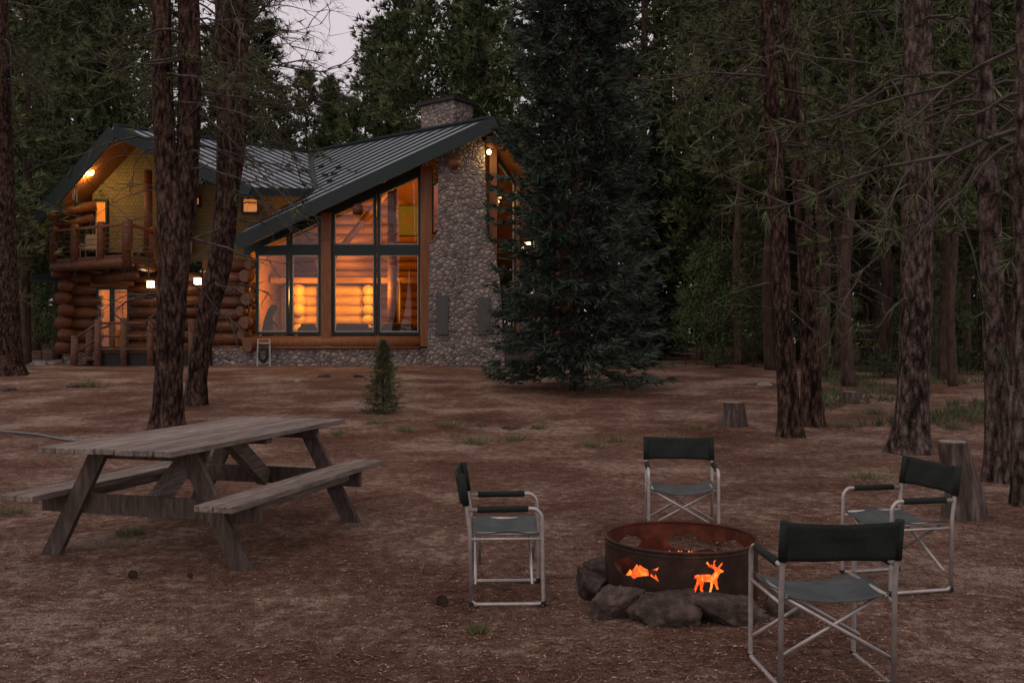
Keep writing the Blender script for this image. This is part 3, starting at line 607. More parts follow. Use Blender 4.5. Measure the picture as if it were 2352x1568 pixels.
mb=MB(); q=A+uu*5.1; mb.prism([q+Vector((0,0,1.75)),B+Vector((0,0,1.75)),B+Vector((0,0,5)),q+Vector((0,0,5))],-nn*.3); mb.build('side_wall',logm,house)
d2=(P1-P0).xy.normalized(); cc=W(1026,260,36.3); ang=math.atan2(d2.y,d2.x); rot=Matrix.Rotation(ang,3,'Z')
zt=CH+(HZ-243)/F*36.3
mb=MB(); mb.box((cc.x,cc.y,(zt+7.6)/2),(1.75,1.15,zt-7.6),rot); ch=mb.build('chimney',stonem,rm,bevel=.05)
mb=MB(); mb.box((cc.x,cc.y,zt+.06),(1.95,1.35,.14),rot); mb.tube([(cc.x+.35,cc.y,zt+.1),(cc.x+.35,cc.y,zt+.42)],[.16,.16],12); mb.tube([(cc.x+.35,cc.y,zt+.42),(cc.x+.35,cc.y,zt+.48)],[.22,.2],12); mb.build('chimney_cap',darkm,rm)
zb=W(0,800,YW).z
mb=MB(); a=W(480,0,36.2).x; c=W(580,0,YW).x; logrow(mb,a,c,35.75,zb-.35,8,.25,.15); mb.build('log_wall',logm,house,True)
for k in range(8):
    px=[570,552,562,548,566,553,562,568][k]; r=[.24,.21,.25,.2,.24,.22,.24,.2][k]; z=zb+.1+k*.44; x=(px-CX)/F*34.9
    mb=MB(); mb.tube([(x,34.9+.25*(k%2),z),(x+.04,35.5,z)],[r,r],18); l=mb.build('log_end',logm,house,True)
    m2=MB(); m2.tube([(x,34.892+.25*(k%2),z),(x,34.9+.25*(k%2),z)],[r*.9,r*.93],18); m2.build('cut_face',logend,l)
YG=37.6
mb=MB(); mb.prism([W(a,b_,YG) for a,b_ in ((212,580),(212,432),(318,324),(440,400),(440,580))],(0,.2,0)); mb.build('gable_wall',siding,house)
mb=MB(); mb.prism([W(a,b_,38.3) for a,b_ in ((430,600),(430,425),(722,428),(722,455),(640,510),(600,600))],(0,.2,0)); mb.build('dormer_wall',siding,house)
wg=emis('warm_room_glow',(1,.38,.08),.45)
def litwin(px0,px1,py0,py1,Y,fw=.08):
    wf([(px0,py1),(px1,py1),(px1,py0),(px0,py0)],Y,fw=fw,sw=.02)
for (q) in ((554,596,452,492,38.2),(446,462,450,475,38.2),(216,248,458,570,37.5),(222,258,660,800,37.4),(259,298,660,800,37.4)): litwin(*q)
for q in ((554,596,452,492,38.2),(446,462,450,475,38.2),(216,248,458,570,37.5)):
    a=W(q[0]+2,q[3]-2,q[4]); c=W(q[1]-2,q[2]+2,q[4]); mb=MB(); mb.box(((a.x+c.x)/2,q[4]+.05,(a.z+c.z)/2),(c.x-a.x-.1,.02,c.z-a.z-.1)); mb.build('room_glow_panel',wg,house)  # emissive panel added behind each pane in place of the room's warm light
a=W(224,798,37.6); c=W(296,662,37.6); xm=(a.x+c.x)/2; wd=c.x-a.x; 
mb=MB(); mb.box((xm,40.2,2.6),(wd+2,.1,3.2)); mb.box((xm-wd*.8,38.8,2.6),(.1,2.6,3.2)); mb.box((xm+wd*.8,38.8,2.6),(.1,2.6,3.2)); mb.box((xm,38.8,3.9),(wd+1,2.6,.1)); mb.build('hall_wall',intwood,house)
mb=MB(); mb.box((xm+.15,39.9,1.75),(.9,.35,.9)); mb.build('hall_cabinet',blackint,house)
x0=W(150,0,37.5).x; x1=W(222,0,37.5).x; x2=W(298,0,37.5).x; x3=W(470,0,37.5).x; z0=W(0,812,37.5).z
mb=MB(); logrow(mb,x0,x1,37.55,z0,7,.25,.2); logrow(mb,x2,x3,37.55,z0,7,.25); mb.build('log_wall',logm,house,True)
mb=MB(); mb.box(((x1+x2)/2,37.5,W(0,650,37.5).z),(x2-x1+.4,.3,.35)); mb.build('lintel',logm,house)
mb=MB(); mb.box(((x0+x3)/2,39,z0-.2),(x3-x0,3.2,1.0)); mb.build('foundation',stonem,house)
for k in range(6):
    z=z0+.25+k*.5; x=x0+.1+(k%2)*.12; mb=MB(); mb.tube([(x,36.9,z),(x,38.2,z)],[.26,.26],14); l=mb.build('log_end',logm,house,True)
zd=4.72; Bc=W(293,0,34.4); Bl=W(124,0,36.8); Br=W(352,0,36.9); Bw=W(440,0,37.6); Bk=W(215,0,37.6)
def at(p,z): return Vector((p.x,p.y,z))
mb=MB(); mb.prism([at(Bl,zd),at(Bc,zd),at(Br,zd),at(Bw,zd),at(W(140,0,38.6),zd)],(0,0,-.12)); bal=mb.build('balcony',porchm,house)
for (p,q) in ((at(Bl,zd-.32),at(Bc,zd-.32)),(at(Bc,zd-.32),at(Br,zd-.32)),(at(Bk,zd-.75),at(Bc,zd-.75)+Vector((0,.6,0))),(at(Bl,zd-.55),at(Bl,zd-.55)+Vector((1,2,0)))):
    mb=MB(); mb.tube([p,q],[.2,.2],12); mb.build('balcony_beam',logm,bal,True)
pts=[Bl,Bl.lerp(Bc,.3),Bl.lerp(Bc,.66),Bc,Br]
for i,p in enumerate(pts):
    mb=MB(); r=.17 if i!=3 else .2; mb.tube([at(p,zd-.45),at(p,zd+1.25),at(p,zd+1.3)],[r,r*.92,r*.7],12); mb.build('rail_post',logm,bal,True)
for i in range(4):
    mb=MB(); a,c=pts[i],pts[i+1]; mb.beam(at(a,zd+1.12),at(c,zd+1.12),.18,.09)
    for z in (.25,.45,.65,.85): mb.tube([at(a,zd+z),at(c,zd+z)],.014,4)
    mb.build('hand_rail',timber,bal)
p=W(340,0,37.0)
for (q0,q1,r) in ((at(p,zd),at(p,8.3),.17),(W(112,494,36.6),W(220,472,37.4),.2),(W(118,520,37),W(216,500,37.5),.2),(W(240,322,35.6),W(290,350,38),.18)):
    mb=MB(); mb.tube([q0,q1],[r,r],12); mb.build('gable_log',logm,house,True)
mb=MB(); mb.prism([W(68,648,37),W(142,652,37),W(160,625,39),W(95,625,39)],(0,0,.12)); mb.build('low_roof',greentrim,house)
zp=W(0,800,37).z; xa=W(235,0,35).x; xb=W(485,0,35).x
mb=MB(); mb.box(((xa+xb)/2,36.2,zp-.07),(xb-xa,2.6,.14)); pd=mb.build('porch_deck',porchm,house)
mb=MB(); mb.prism([(xa,34.95,0.3),(xb,34.95,.3),(xb,34.95,zp-.15),(xa,34.95,zp-.15)],(0,.05,0)); mb.build('deck_skirt',darkm,pd)
for k in range(4):
    z=zp-.15*(k+1); mb=MB(); mb.box((xa-.15-.3*k,35.6,z-.04),(.32,1.3,.07)); mb.build('step',porchm,pd)
pp=[(171,34.8,770,852),(225,34.8,733,862),(284,34.8,730,860),(345,34.8,732,860),(205,36.0,756,846),(258,36.2,738,850),(440,34.8,732,860)]
for (px,Y,y0,y1) in pp:
    mb=MB(); a=W(px,y1,Y);c=W(px,y0,Y); a.z=min(a.z,.5); mb.tube([a,c],[.13,.12],10); mb.build('rail_post',porchm,pd,True)
def rail(q0,q1):
    mb=MB(); mb.tube([W(*q0),W(*q1)],.045,8); mb.build('hand_rail',porchm,pd,True)
rail((171,778,34.8),(225,742,34.8)); rail((171,812,34.8),(225,776,34.8)); rail((225,742,34.8),(440,742,34.8)); rail((225,772,34.8),(440,772,34.8)); rail((225,802,34.8),(440,802,34.8)); rail((205,764,36),(258,745,36.2))
def lampbulb(p,r,st,en,col,label,name='spot_lamp',lr=.08):
    root=empty(name,p,label,'lamp'); mb=MB(); mb.tube([p+Vector((0,0,-r*.9)),p+Vector((0,0,-r*.5)),p+Vector((0,0,r*.5)),p+Vector((0,0,r*1.2))],[r*.5,r*.9,r,r*.3],12); mb.build('bulb',emis('bulb_glow',col,st),root,True)
    m2=MB(); m2.tube([p+Vector((0,0,r*1.3)),p+Vector((0,0,r*3.0))],[r*1.1,r*.7],10); m2.build('housing',darkm,root)
    l=bpy.data.lights.new('lamp_light','POINT'); l.energy=en; l.color=col; l.shadow_soft_size=lr; lo_=bpy.data.objects.new('lamp_light',l); C.objects.link(lo_); lo_.location=Vector((0,-.12,-.2)); lo_.parent=root
lampbulb(W(208,396,36.2),.12,40,75,(1,.60,.18),'bright soffit lamp under the left gable above the balcony')
lampbulb(W(1123,350,34.4),.08,20,16,(1,.66,.26),'soffit lamp just right of the stone column under the roof peak')
lampbulb(W(1183,449,36.0),.08,20,12,(1,.64,.24),'middle soffit lamp on the right rake seen through the spruce')
lampbulb(W(1214,560,37.4),.08,20,8,(1,.64,.24),'lowest soffit lamp on the right side seen through the spruce')
for (px,py,lab) in ((346,653,'lit porch lantern beside the glass door, left of the big trunk'),(454,646,'lit porch lantern between the two big trunks')):
    p=W(px,py,36.9); root=empty('wall_lantern',p,lab,'lantern'); mb=MB(); mb.box(p,(.24,.18,.26)); mb.build('glass_box',emis('lantern_glow',(1,.88,.58),5),root)
    m2=MB(); m2.box(p+Vector((0,0,.155)),(.34,.28,.05)); m2.box(p+Vector((0,0,-.15)),(.26,.2,.04)); m2.box(p+Vector((0,.2,.1)),(.06,.3,.06))
    for sx in (-1,1): m2.box(p+Vector((sx*.12,-.09,0)),(.02,.02,.26))
    m2.build('bracket',darkm,root)
    l=bpy.data.lights.new('lantern_light','POINT'); l.energy=26; l.color=(1,.70,.34); l.shadow_soft_size=.12; lo_=bpy.data.objects.new('lantern_light',l); C.objects.link(lo_); lo_.location=Vector((0,-.3,0)); lo_.parent=root
# interior
mb=MB(); xl=W(592,0,YW).x-.2; xr=-3.0; zf=1.25
mb.box(((xl+xr)/2,38.6,zf-.05),(xr-xl+1,6.4,.1)); mb.build('room_floor',intwood,house)
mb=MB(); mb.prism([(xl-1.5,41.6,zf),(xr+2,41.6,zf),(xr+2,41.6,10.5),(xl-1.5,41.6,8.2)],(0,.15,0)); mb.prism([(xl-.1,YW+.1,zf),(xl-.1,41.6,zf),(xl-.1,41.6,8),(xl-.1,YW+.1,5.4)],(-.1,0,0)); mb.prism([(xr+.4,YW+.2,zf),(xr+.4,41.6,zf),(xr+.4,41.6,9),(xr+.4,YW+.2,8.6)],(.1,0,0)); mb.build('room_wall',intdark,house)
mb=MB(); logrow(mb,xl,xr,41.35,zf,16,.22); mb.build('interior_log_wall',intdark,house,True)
mb=MB(); Yp=38.3; a=W(776,760,Yp); c=W(848,650,Yp); logrow(mb,a.x,c.x,Yp,zf,6,.22,.12)
for k in range(6): mb.tube([(c.x+.02,Yp-.5,zf+.25+.41*k),(c.x+.02,Yp+1,zf+.25+.41*k)],[.22,.22],14)
mb.build('interior_log_wall',intwood,house,True)
mb=MB(); a=W(690,0,Yp); 
for k in range(6): mb.tube([(a.x,Yp-.35-.15*(k%2),zf+.25+.41*k),(a.x,Yp+1.5,zf+.25+.41*k)],[.24,.24],14)
logrow(mb,a.x,W(724,0,Yp).x,Yp+.3,zf,6,.22)
mb.build('interior_log_wall',intwood,house,True)
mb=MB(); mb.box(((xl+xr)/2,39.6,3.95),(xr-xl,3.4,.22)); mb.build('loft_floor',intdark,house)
for (q0,q1,r) in ((W(901,760,37.2).xy.to_3d()+Vector((0,0,zf)),W(901,760,37.2).xy.to_3d()+Vector((0,0,8.8)),.19),(Vector((xl+.3,37.9,5.25)),Vector((xr,37.9,5.25)),.15),(Vector((xl+2.6,36.5,zf+2.6)),Vector((xl+1.2,39,6.2)),.13),(Vector((xl+1.2,40.5,4.0)),Vector((xl+5.2,38.2,8.2)),.14)):
    mb=MB(); mb.tube([q0,q1],[r,r],14); mb.build('interior_log_post',logm,house,True)
mb=MB(); a=W(603,762,40);c=W(655,640,40); mb.box(((a.x+c.x)/2,40.3,(zf+c.z)/2),(c.x-a.x,.3,c.z-zf)); mb.build('cabinet',intwood,house)
def pl(x,y,z,e,col=(1,.52,.10),r=.3):
    l=bpy.data.lights.new('room_light','POINT'); l.energy=e; l.color=col; l.shadow_soft_size=r; o=bpy.data.objects.new('room_light',l); C.objects.link(o); o.location=(x,y,z)
pl(-8.4,36.8,3.3,210); pl(-5.6,36.8,3.3,210); pl(-4.8,38.0,6.8,200); pl(-7.6,40.2,5.2,80); pl(W(1150,0,36).x-.5,38.0,3.5,40); pl(xm,38.9,3.2,40)
def figure(name,pts,edges,mat,loc,label,cat):
    me=bpy.data.meshes.new(name); me.from_pydata([p[:3] for p in pts],edges,[]); o=bpy.data.objects.new(name,me); C.objects.link(o); o.modifiers.new('s','SKIN')
    for i,p in enumerate(pts): me.skin_vertices[0].data[i].radius=(p[3],p[3])
    me.skin_vertices[0].data[0].use_root=True; s=o.modifiers.new('u','SUBSURF'); s.levels=2; s.render_levels=2; me.materials.append(mat); o.location=loc; return tag(o,label,cat)
p=W(616,765,36.0)
figure('bear_statue',[(0,0,.5,.26),(0,0,.9,.24),(.08,0,1.25,.17),(.22,0,1.48,.14),(.42,0,1.6,.07),(.12,0,1.62,.035),(-.18,.05,.1,.13),(.15,.1,0,.12),(.2,-.15,1.0,.08),(.38,-.1,.85,.06),(.15,.2,.95,.08),(.36,.2,.8,.06)],[(0,1),(1,2),(2,3),(3,4),(3,5),(0,6),(0,7),(1,8),(8,9),(1,10),(10,11)],blackint,(p.x,36.0,zf),'dark standing bear statue inside the lower left window','statue')
def sofa(px,Y,w,label):
    x=(px-CX)/F*Y; root=empty('sofa',(x,Y,zf),label,'sofa'); O=Vector((x,Y,zf))
    mb=MB(); mb.box(O+Vector((0,.1,.28)),(w,.9,.4)); mb.build('seat',blackint,root,bevel=.08)
    mb=MB(); mb.box(O+Vector((0,-.32,.5)),(w,.22,.84)); mb.build('backrest',blackint,root,bevel=.1)
    for s in (-1,1):
        mb=MB(); mb.box(O+Vector((s*w/2,.05,.42)),(.24,.95,.7)); mb.build('armrest',blackint,root,bevel=.09)
sofa(812,36.6,1.3,'dark sofa seen over the sill of the third lower window pane'); sofa(915,36.5,1.2,'dark sofa seen over the sill of the rightmost lower window pane'); sofa(712,36.7,.6,'small dark armchair seen over the sill of the second lower window pane')
mb=MB(); x=W(884,0,36).x
for k in range(7): mb.tube([(x+k*.06,37.9+.04*(k%2),1.9),(x+k*.06,37.9+.04*(k%2),3.9)],.04,6)
o=mb.build('curtain',fabric,None,True); tag(o,'gathered tan curtain inside the rightmost lower window','curtain')
p=W(935,500,40); mb=MB(); mb.box((p.x,41.0,p.z),(1.0,.05,1.3)); o=mb.build('wall_hanging',plain('dark_frame',(.16,.17,.05),.6)); tag(o,'dark framed wall hanging with red star high on the interior wall','picture')
m2=MB()
for k in range(6):
    a=k*math.pi/3; c=Vector((p.x,40.96,p.z)); m2.prism([c+Vector((math.cos(a-.25)*.08,0,math.sin(a-.25)*.08)),c+Vector((math.cos(a)*.42,0,math.sin(a)*.42)),c+Vector((math.cos(a+.25)*.08,0,math.sin(a+.25)*.08))],(0,.02,0))
s_=m2.build('star',plain('red_star',(.4,.03,.02),.6)); s_.parent=o
p=W(172,430,35.8); root=empty('wind_chime',p,'thin wind chime hanging under the left gable','wind chime'); mb=MB(); mb.tube([p,p+Vector((0,0,.02))],[.1,.1],10); mb.tube([p,p+Vector((0,0,.5))],.008,4); mb.build('top_disc',darkm,root)
for k in range(5):
    a=k*1.257; q=p+Vector((math.cos(a)*.08,math.sin(a)*.08,-.08)); mb=MB(); mb.tube([q,q-Vector((0,0,.5-.04*k))],.015,6); mb.build('chime_tube',alum,root)
O=at(W(210,0,36.7),zd); root=empty('balcony_chair',O,'pale armchair standing on the balcony behind the rail','chair'); wk=plain('wicker',(.4,.34,.24),.8)
mb=MB(); mb.box(O+Vector((0,0,.4)),(.75,.6,.12)); mb.build('seat',wk,root,bevel=.03)
mb=MB(); mb.box(O+Vector((0,.28,.7)),(.75,.1,.65)); mb.build('backrest',wk,root,bevel=.04)
for s in (-1,1):
    mb=MB(); mb.box(O+Vector((s*.36,0,.58)),(.08,.6,.08)); mb.build('armrest',wk,root)
    for t in (-.26,.26): mb=MB(); mb.box(O+Vector((s*.34,t,.22)),(.06,.06,.44)); mb.build('leg',wk,root)
p0=W(591,850,34.7); p0.z=gz(p0.x,34.7); x0=W(591,0,34.7).x; x1=W(620,0,34.7).x; root=empty('hose_rack',(x0,34.7,p0.z),'white frame hose rack leaning at the stone foundation','hose rack')
mb=MB(); mb.tube([(x0,34.7,p0.z),(x0,34.8,p0.z+1.0),(x1-.03,34.8,p0.z+1.0),(x1,34.7,p0.z)],.03,6); mb.tube([(x0,34.7,p0.z+.1),(x1,34.7,p0.z+.1)],.025,6); mb.tube([(x0,34.7,p0.z+.85),(x1,34.7,p0.z+.85)],.025,6); mb.build('frame',plain('white_paint',(.5,.48,.46),.6),root)
for k in range(3):
    mb=MB(); c=Vector(((x0+x1)/2,34.65,p0.z+.42)); r=.2-.03*k; mb.tube([c+Vector((math.cos(a*.33)*r*.9,-.03*k,math.sin(a*.33)*r*1.5)) for a in range(20)],.025,5); mb.build('hose_coil',greentrim,root)
for (px,lab) in ((1975,'hanging bird feeder on a pole at the woods edge, left one'),(2006,'hanging bird feeder on a pole at the woods edge, right one')):
    Y=33; x=(px-CX)/F*Y; g_=gz(x,Y); root=empty('bird_feeder',(x,Y,g_),lab,'bird feeder'); z1=W(0,798,Y).z
    mb=MB(); mb.tube([(x,Y,g_),(x,Y,z1)],.03,6); mb.build('pole',twigm,root); mb=MB(); mb.box((x,Y,z1+.02),(.36,.3,.04)); mb.box((x,Y,z1+.3),(.42,.36,.05))
    for s in (-1,1): mb.box((x+s*.15,Y,z1+.15),(.03,.03,.28))
    mb.build('tray',porchm,root)
pts=[G(-40,988),G(20,994),G(90,1001),G(150,1012),G(200,1016)]
for q in pts: q.z+=.02
mb=MB(); P_,R_=spline(pts,[.02]*5,20); mb.tube(P_,R_,8); o=mb.build('water_pipe',plain('pipe_grey',(.15,.15,.155),.5),None,True); tag(o,'grey water pipe lying on the ground left of the picnic table','pipe')
# ---------------------------------------------------------------- picnic table
th=math.atan2(-.27,.963)
tb=empty('picnic_table',(0,0,0),'weathered grey wooden picnic table with attached benches','picnic table')
mb=MB(); 
for k in range(7):
    w=.150; x=(k-3)*(w+.006); mb.box((x,random.uniform(-.012,.012),.83+random.uniform(-.002,.002)),(w-.006,2.56,.04))
mb.build('tabletop',deckm,tb,bevel=.005)
for s in (-1,1):
    mb=MB()
    for k in range(2): mb.box((s*(.93-.07-k*.145),random.uniform(-.01,.01),.47),(.138,2.42,.042))
    mb.build('bench',deckm,tb,bevel=.005)
    mb=MB(); mb.box((s*.79,0,.405),(.04,1.62,.085)); mb.build('bench_stringer',deckm,tb,bevel=.004)
for e in (-1,1):
    y=e*.86
    for s in (-1,1):
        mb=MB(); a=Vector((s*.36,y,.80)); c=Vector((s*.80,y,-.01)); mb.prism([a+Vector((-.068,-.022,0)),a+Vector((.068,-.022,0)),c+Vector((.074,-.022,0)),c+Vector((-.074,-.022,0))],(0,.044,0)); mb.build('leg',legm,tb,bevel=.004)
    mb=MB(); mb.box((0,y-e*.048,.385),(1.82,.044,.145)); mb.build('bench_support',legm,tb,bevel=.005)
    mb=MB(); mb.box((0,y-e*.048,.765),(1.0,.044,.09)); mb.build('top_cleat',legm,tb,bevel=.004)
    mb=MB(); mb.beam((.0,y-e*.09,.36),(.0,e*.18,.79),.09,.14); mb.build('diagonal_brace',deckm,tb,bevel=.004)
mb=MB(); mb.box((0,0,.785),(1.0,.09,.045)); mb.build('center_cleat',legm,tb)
tb.location=(-2.40,7.42,.0); tb.rotation_euler=(0,0,th)
# ---------------------------------------------------------------- camp chairs
def arc(pts,n=5,r=.06):
    out=[Vector(pts[0])]
    for i in range(1,len(pts)-1):
        p=Vector(pts[i]); a=(Vector(pts[i-1])-p); b_=(Vector(pts[i+1])-p); rr=min(r,a.length*.45,b_.length*.45); a=p+a.normalized()*rr; b_=p+b_.normalized()*rr
        for k in range(n+1):
            t=k/n; out.append(a*(1-t)**2+p*2*t*(1-t)+b_*t*t)
    out.append(Vector(pts[-1])); return out
ch0=empty('camp_chair',(0,0,0),'x','chair','folding camp chairs around the fire ring')
for s in (-1,1):
    x=s*.265
    mb=MB(); mb.tube([(x,-.205,.02),(x,-.215,.45),(x,-.235,.60),(x*.99,-.262,.775)],.0125,10); mb.tube(arc([(x,-.215,.575),(x,.18,.58),(x,.215,.54),(x,.225,.02),(x,.19,.012),(x,-.18,.012),(x,-.205,.03)],5,.055),.0125,10)
    mb.tube([(x,-.212,.40),(x,.222,.40)],.009,8)
    mb.build('side_frame',alum,ch0,True)
    mb=MB(); mb.tube([(x,-.17,.577),(x,-.165,.577),(x,.13,.58),(x,.135,.58)],[.014,.02,.02,.014],12); mb.build('armrest',canvas,ch0,True)
    for y in (.222,-.205):
        mb=MB(); mb.tube([(x,y,0),(x,y,.03)],.017,10); mb.build('foot_cap',darkm,ch0)
    xx=s*.235; mb=MB(); mb.tube([(xx,-.20,.425),(xx,.20,.425)],.011,8)
    for y in (-.17,.17): mb.tube([(xx,y+s*.012,.42),(-x,y+s*.012,.13)],.010,8)
    mb.build('cross_brace',alum,ch0,True)
def sheet(f,nu,nv,th=.004):
    mb=MB(); vs=[];fs=[]
    for side in (0,1):
        for i in range(nu+1):
            for j in range(nv+1):
                p,n=f(i/nu,j/nv); vs.append(p+n*(th/2 if side else -th/2))
    M_=(nu+1)*(nv+1); q=lambda s,i,j:s*M_+i*(nv+1)+j
    for i in range(nu):
        for j in range(nv):
            fs.append((q(0,i,j),q(0,i,j+1),q(0,i+1,j+1),q(0,i+1,j))); fs.append((q(1,i,j),q(1,i+1,j),q(1,i+1,j+1),q(1,i,j+1)))
    for i in range(nu): fs+= [(q(0,i,0),q(0,i+1,0),q(1,i+1,0),q(1,i,0)),(q(0,i,nv),q(1,i,nv),q(1,i+1,nv),q(0,i+1,nv))]
    for j in range(nv): fs+= [(q(0,0,j),q(1,0,j),q(1,0,j+1),q(0,0,j+1)),(q(0,nu,j),q(0,nu,j+1),q(1,nu,j+1),q(1,nu,j))]
    mb.add(vs,fs); return mb
def seatf(u,v):
    x=(u-.5)*.51; y=-.20+.40*v; return Vector((x,y,.437-.045*(1-(2*u-1)**2)+.006*math.sin(v*9+u*3))),Vector((0,0,1))
sheet(seatf,16,12,.006).build('seat',canvas2,ch0,True)
def backf(u,v):
    x=(u-.5)*.565; z=.60+.185*v-.010*(1-(2*u-1)**2)*(1 if v>.5 else -.6); y=-.236-.03*v-.035*(1-(2*u-1)**4)+.005*math.sin(u*14+v*4); return Vector((x,y,z)),Vector((0,1,0))
sheet(backf,20,8,.012).build('backrest',canvas,ch0,True)
for s in (-1,1): mb=MB(); mb.tube([(s*.266,-.236,.60),(s*.266,-.265,.785)],.021,10); mb.build('back_sleeve',canvas,ch0,True)
ch0.location=(-.045,5.76,0); ch0.rotation_euler=(0,0,-math.pi/2+.03); ch0['label']='green canvas chair left of the fire ring, seen from its side'
dup(ch0,(1.34,7.3,0),math.pi-.10,1,'green canvas chair behind the fire ring facing the viewer','folding camp chairs around the fire ring')
dup(ch0,(1.475,4.42,-.01),.06,1,'nearest green canvas chair, its back turned to the viewer','folding camp chairs around the fire ring')
dup(ch0,(2.51,6.03,0),math.pi/2+.22,1,'green canvas chair right of the fire ring beside the tall stump','folding camp chairs around the fire ring')
# ---------------------------------------------------------------- fire ring
deer=[(4,42),(2,34),(7,36),(8,28),(4,16),(0,1),(5,1),(10,16),(15,24),(14,11),(17,0),(22,0),(20,12),(23,26),(36,27),(36,14),(33,1),(38,1),(42,14),(43,24),(48,14),(50,6),(56,7),(53,17),(52,30),(56,40),(60,46),(68,47),(67,51),(60,55),(57,58),(62,62),(66,70),(60,69),(55,62),(52,59),(48,62),(46,69),(49,79),(44,76),(42,66),(36,67),(30,75),(27,71),(33,62),(44,56),(46,50),(40,43),(20,45),(10,45)]
fish=[(0,24),(10,35),(25,39),(31,44),(42,39),(52,34),(62,27),(70,24),(83,33),(78,18),(83,3),(70,13),(60,10),(50,6),(44,0),(38,5),(28,3),(18,5),(6,13)]
def inpoly(x,y,poly):
    r=np.zeros(x.shape,bool); n=len(poly)
    for i in range(n):
        x0,y0=poly[i];x1,y1=poly[(i+1)%n]
        c=((y0>y)!=(y1>y)); xi=(x1-x0)*(y-y0)/((y1-y0) if y1!=y0 else 1e-9)+x0; r^=c&(x<xi)
    return r
nu,nv=760,88; HR=.35
U,Vv=np.meshgrid((np.arange(nu)+.5)/nu*2*math.pi,(np.arange(nv)+.5)/nv*HR,indexing='ij')
hole=np.zeros(U.shape,bool)
for (poly,phi,zc,w,h,pw,ph,fl) in ((deer,.17,.218,.185,.190,66,78,1),(fish,-.82,.228,.35,.12,83,42,1),(fish,math.pi-.36,.21,.36,.12,83,42,-1),(fish,-math.pi+.72,.22,.30,.12,83,42,1),(deer,1.45,.22,.18,.18,66,78,1),(fish,2.2,.22,.3,.11,83,42,1)):
    d=(U-phi+math.pi)%(2*math.pi)-math.pi; x=d*FR*fl/w*pw+pw/2; y=(Vv-zc)/h*ph+ph/2; hole|=inpoly(x,y,poly)
uu_=np.arange(nu)/nu*2*math.pi; vs=np.zeros((nu,nv+1,3)); vs[:,:,0]=(np.sin(uu_)*FR)[:,None]; vs[:,:,1]=(-np.cos(uu_)*FR)[:,None]; vs[:,:,2]=(np.arange(nv+1)/nv*HR)[None,:]
ii,jj=np.where(~hole); i2=(ii+1)%nu; fcs=np.stack([ii*(nv+1)+jj,i2*(nv+1)+jj,i2*(nv+1)+jj+1,ii*(nv+1)+jj+1],1)
fr=empty('fire_ring',(0,0,0),'round rusty steel fire ring with fish and deer cutouts','fire ring')
mb=MB(); mb.addnp(vs.reshape(-1,3),fcs); rw=mb.build('ring_wall',rust,fr,True); sm=rw.modifiers.new('s','SOLIDIFY'); sm.thickness=.005; sm.offset=1
mb=MB(); mb.tube([(math.sin(a/60*2*math.pi)*FR,-math.cos(a/60*2*math.pi)*FR,HR) for a in range(61)],.010,8,False); mb.build('rim',rust,fr,True)
mb=MB(); mb.tube([(math.sin(a/60*2*math.pi)*(FR+.004),-math.cos(a/60*2*math.pi)*(FR+.004),.325) for a in range(61)],.005,6,False); mb.build('band',rust,fr,True)
fr.location=(FX,FY,.0)
cf=empty('campfire',(FX,FY,0),'low burning fire inside the steel ring','fire')
for k,(a,z) in enumerate(((.3,.05),(1.4,.06),(2.5,.07),(.9,.11))):
    d=Vector((math.cos(a),math.sin(a),.08))*.24; c=Vector((FX,FY-.08,z)); mb=MB(); mb.tube([c-d,c,c+d],[.045,.05,.04],10); mb.build('firewood',darkm,cf,True)
mb=MB()
for k in range(75):
    a=random.random()*6.28; r=math.sqrt(random.random())*.34; x=FX+math.cos(a)*r; y=FY-.09+math.sin(a)*r*.9; h=random.uniform(.17,.26)*(1-.25*r/.36); w=random.uniform(.035,.06)
    z=[0,.35,.7,1]; mb.tube([(x+random.gauss(0,.012)*t,y+random.gauss(0,.012)*t,.02+h*t) for t in z],[w,w*1.05,w*.55,.003],7)
mb.build('flames',flame,cf,True)
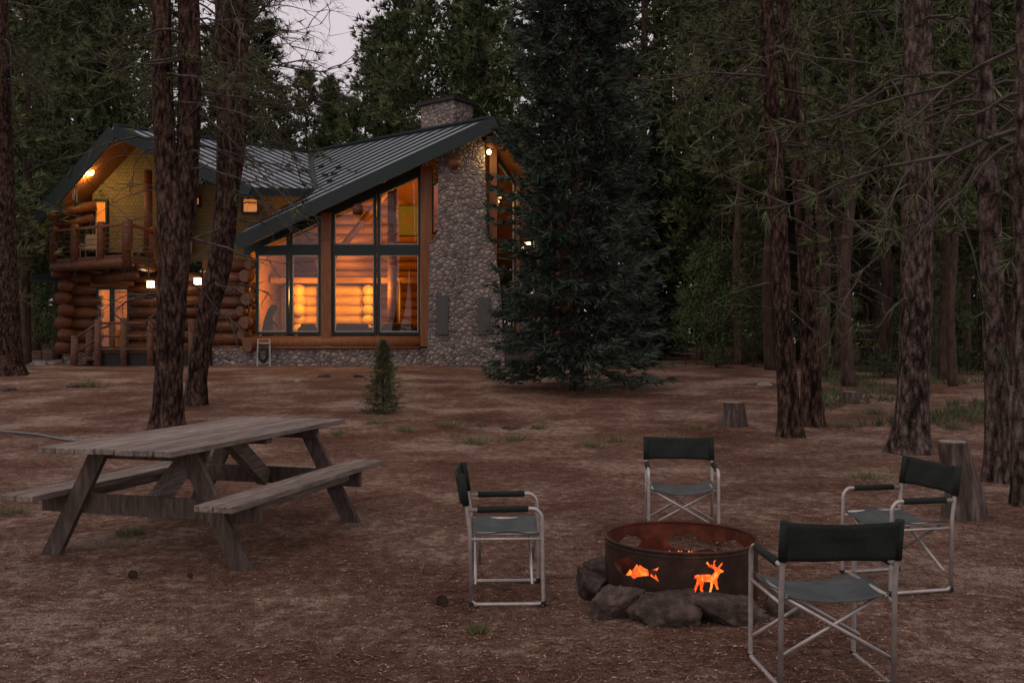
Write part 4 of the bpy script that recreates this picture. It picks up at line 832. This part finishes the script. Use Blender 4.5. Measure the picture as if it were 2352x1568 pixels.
mb=MB(); mb.tube([(FX,FY,.0),(FX,FY,.03),(FX,FY,.05)],[.455,.44,.2],40); mb.build('ash_bed',ashm,cf,True)
mb=MB()
for k in range(60):
    a=random.random()*6.28; r=math.sqrt(random.random())*.4; mb.box((FX+math.cos(a)*r,FY+math.sin(a)*r,.05),(.05,.05,.04),Matrix.Rotation(a,3,'Z'))
eo=mb.build('embers',ember,cf); eo['kind']='stuff'
l=bpy.data.lights.new('fire_light','POINT'); l.energy=.08; l.color=(1,.33,.08); l.shadow_soft_size=.12; o=bpy.data.objects.new('fire_light',l); C.objects.link(o); o.location=(0,-.05,.27); o.parent=cf
# ---------------------------------------------------------------- world, sun, camera
w=bpy.data.worlds.new('World'); bpy.context.scene.world=w; w.use_nodes=True; nt=w.node_tree; bg=nt.nodes['Background']
sky=nt.nodes.new('ShaderNodeTexSky'); sky.sky_type='NISHITA'; sky.sun_disc=False; sky.sun_elevation=math.radians(3); sky.sun_rotation=math.radians(200)
sc_=N(nt,'ShaderNodeMix',data_type='RGBA',blend_type='MULTIPLY'); sc_.inputs[0].default_value=1; sc_.inputs[7].default_value=(.03,.03,.03,1); nt.links.new(sky.outputs[0],sc_.inputs[6])
mxx=N(nt,'ShaderNodeMix',data_type='RGBA'); mxx.inputs[0].default_value=.88; nt.links.new(sc_.outputs[2],mxx.inputs[6]); mxx.inputs[7].default_value=(.66,.585,.625,1)
nt.links.new(mxx.outputs[2],bg.inputs[0]); bg.inputs[1].default_value=1.2
s=bpy.data.lights.new('sun','SUN'); s.energy=.4; s.angle=math.radians(30); s.color=(1,.86,.74); so=bpy.data.objects.new('sun',s); C.objects.link(so); so.rotation_euler=(math.radians(42),0,math.radians(-25))
cd=bpy.data.cameras.new('cam'); cd.sensor_width=36; cd.lens=36*F/2352; cd.shift_y=-(784-HZ)/2352; cd.clip_end=600; co=bpy.data.objects.new('cam',cd); C.objects.link(co); co.location=(0,0,CH); co.rotation_euler=(math.pi/2,0,0); bpy.context.scene.camera=co
print('trees',cnt)
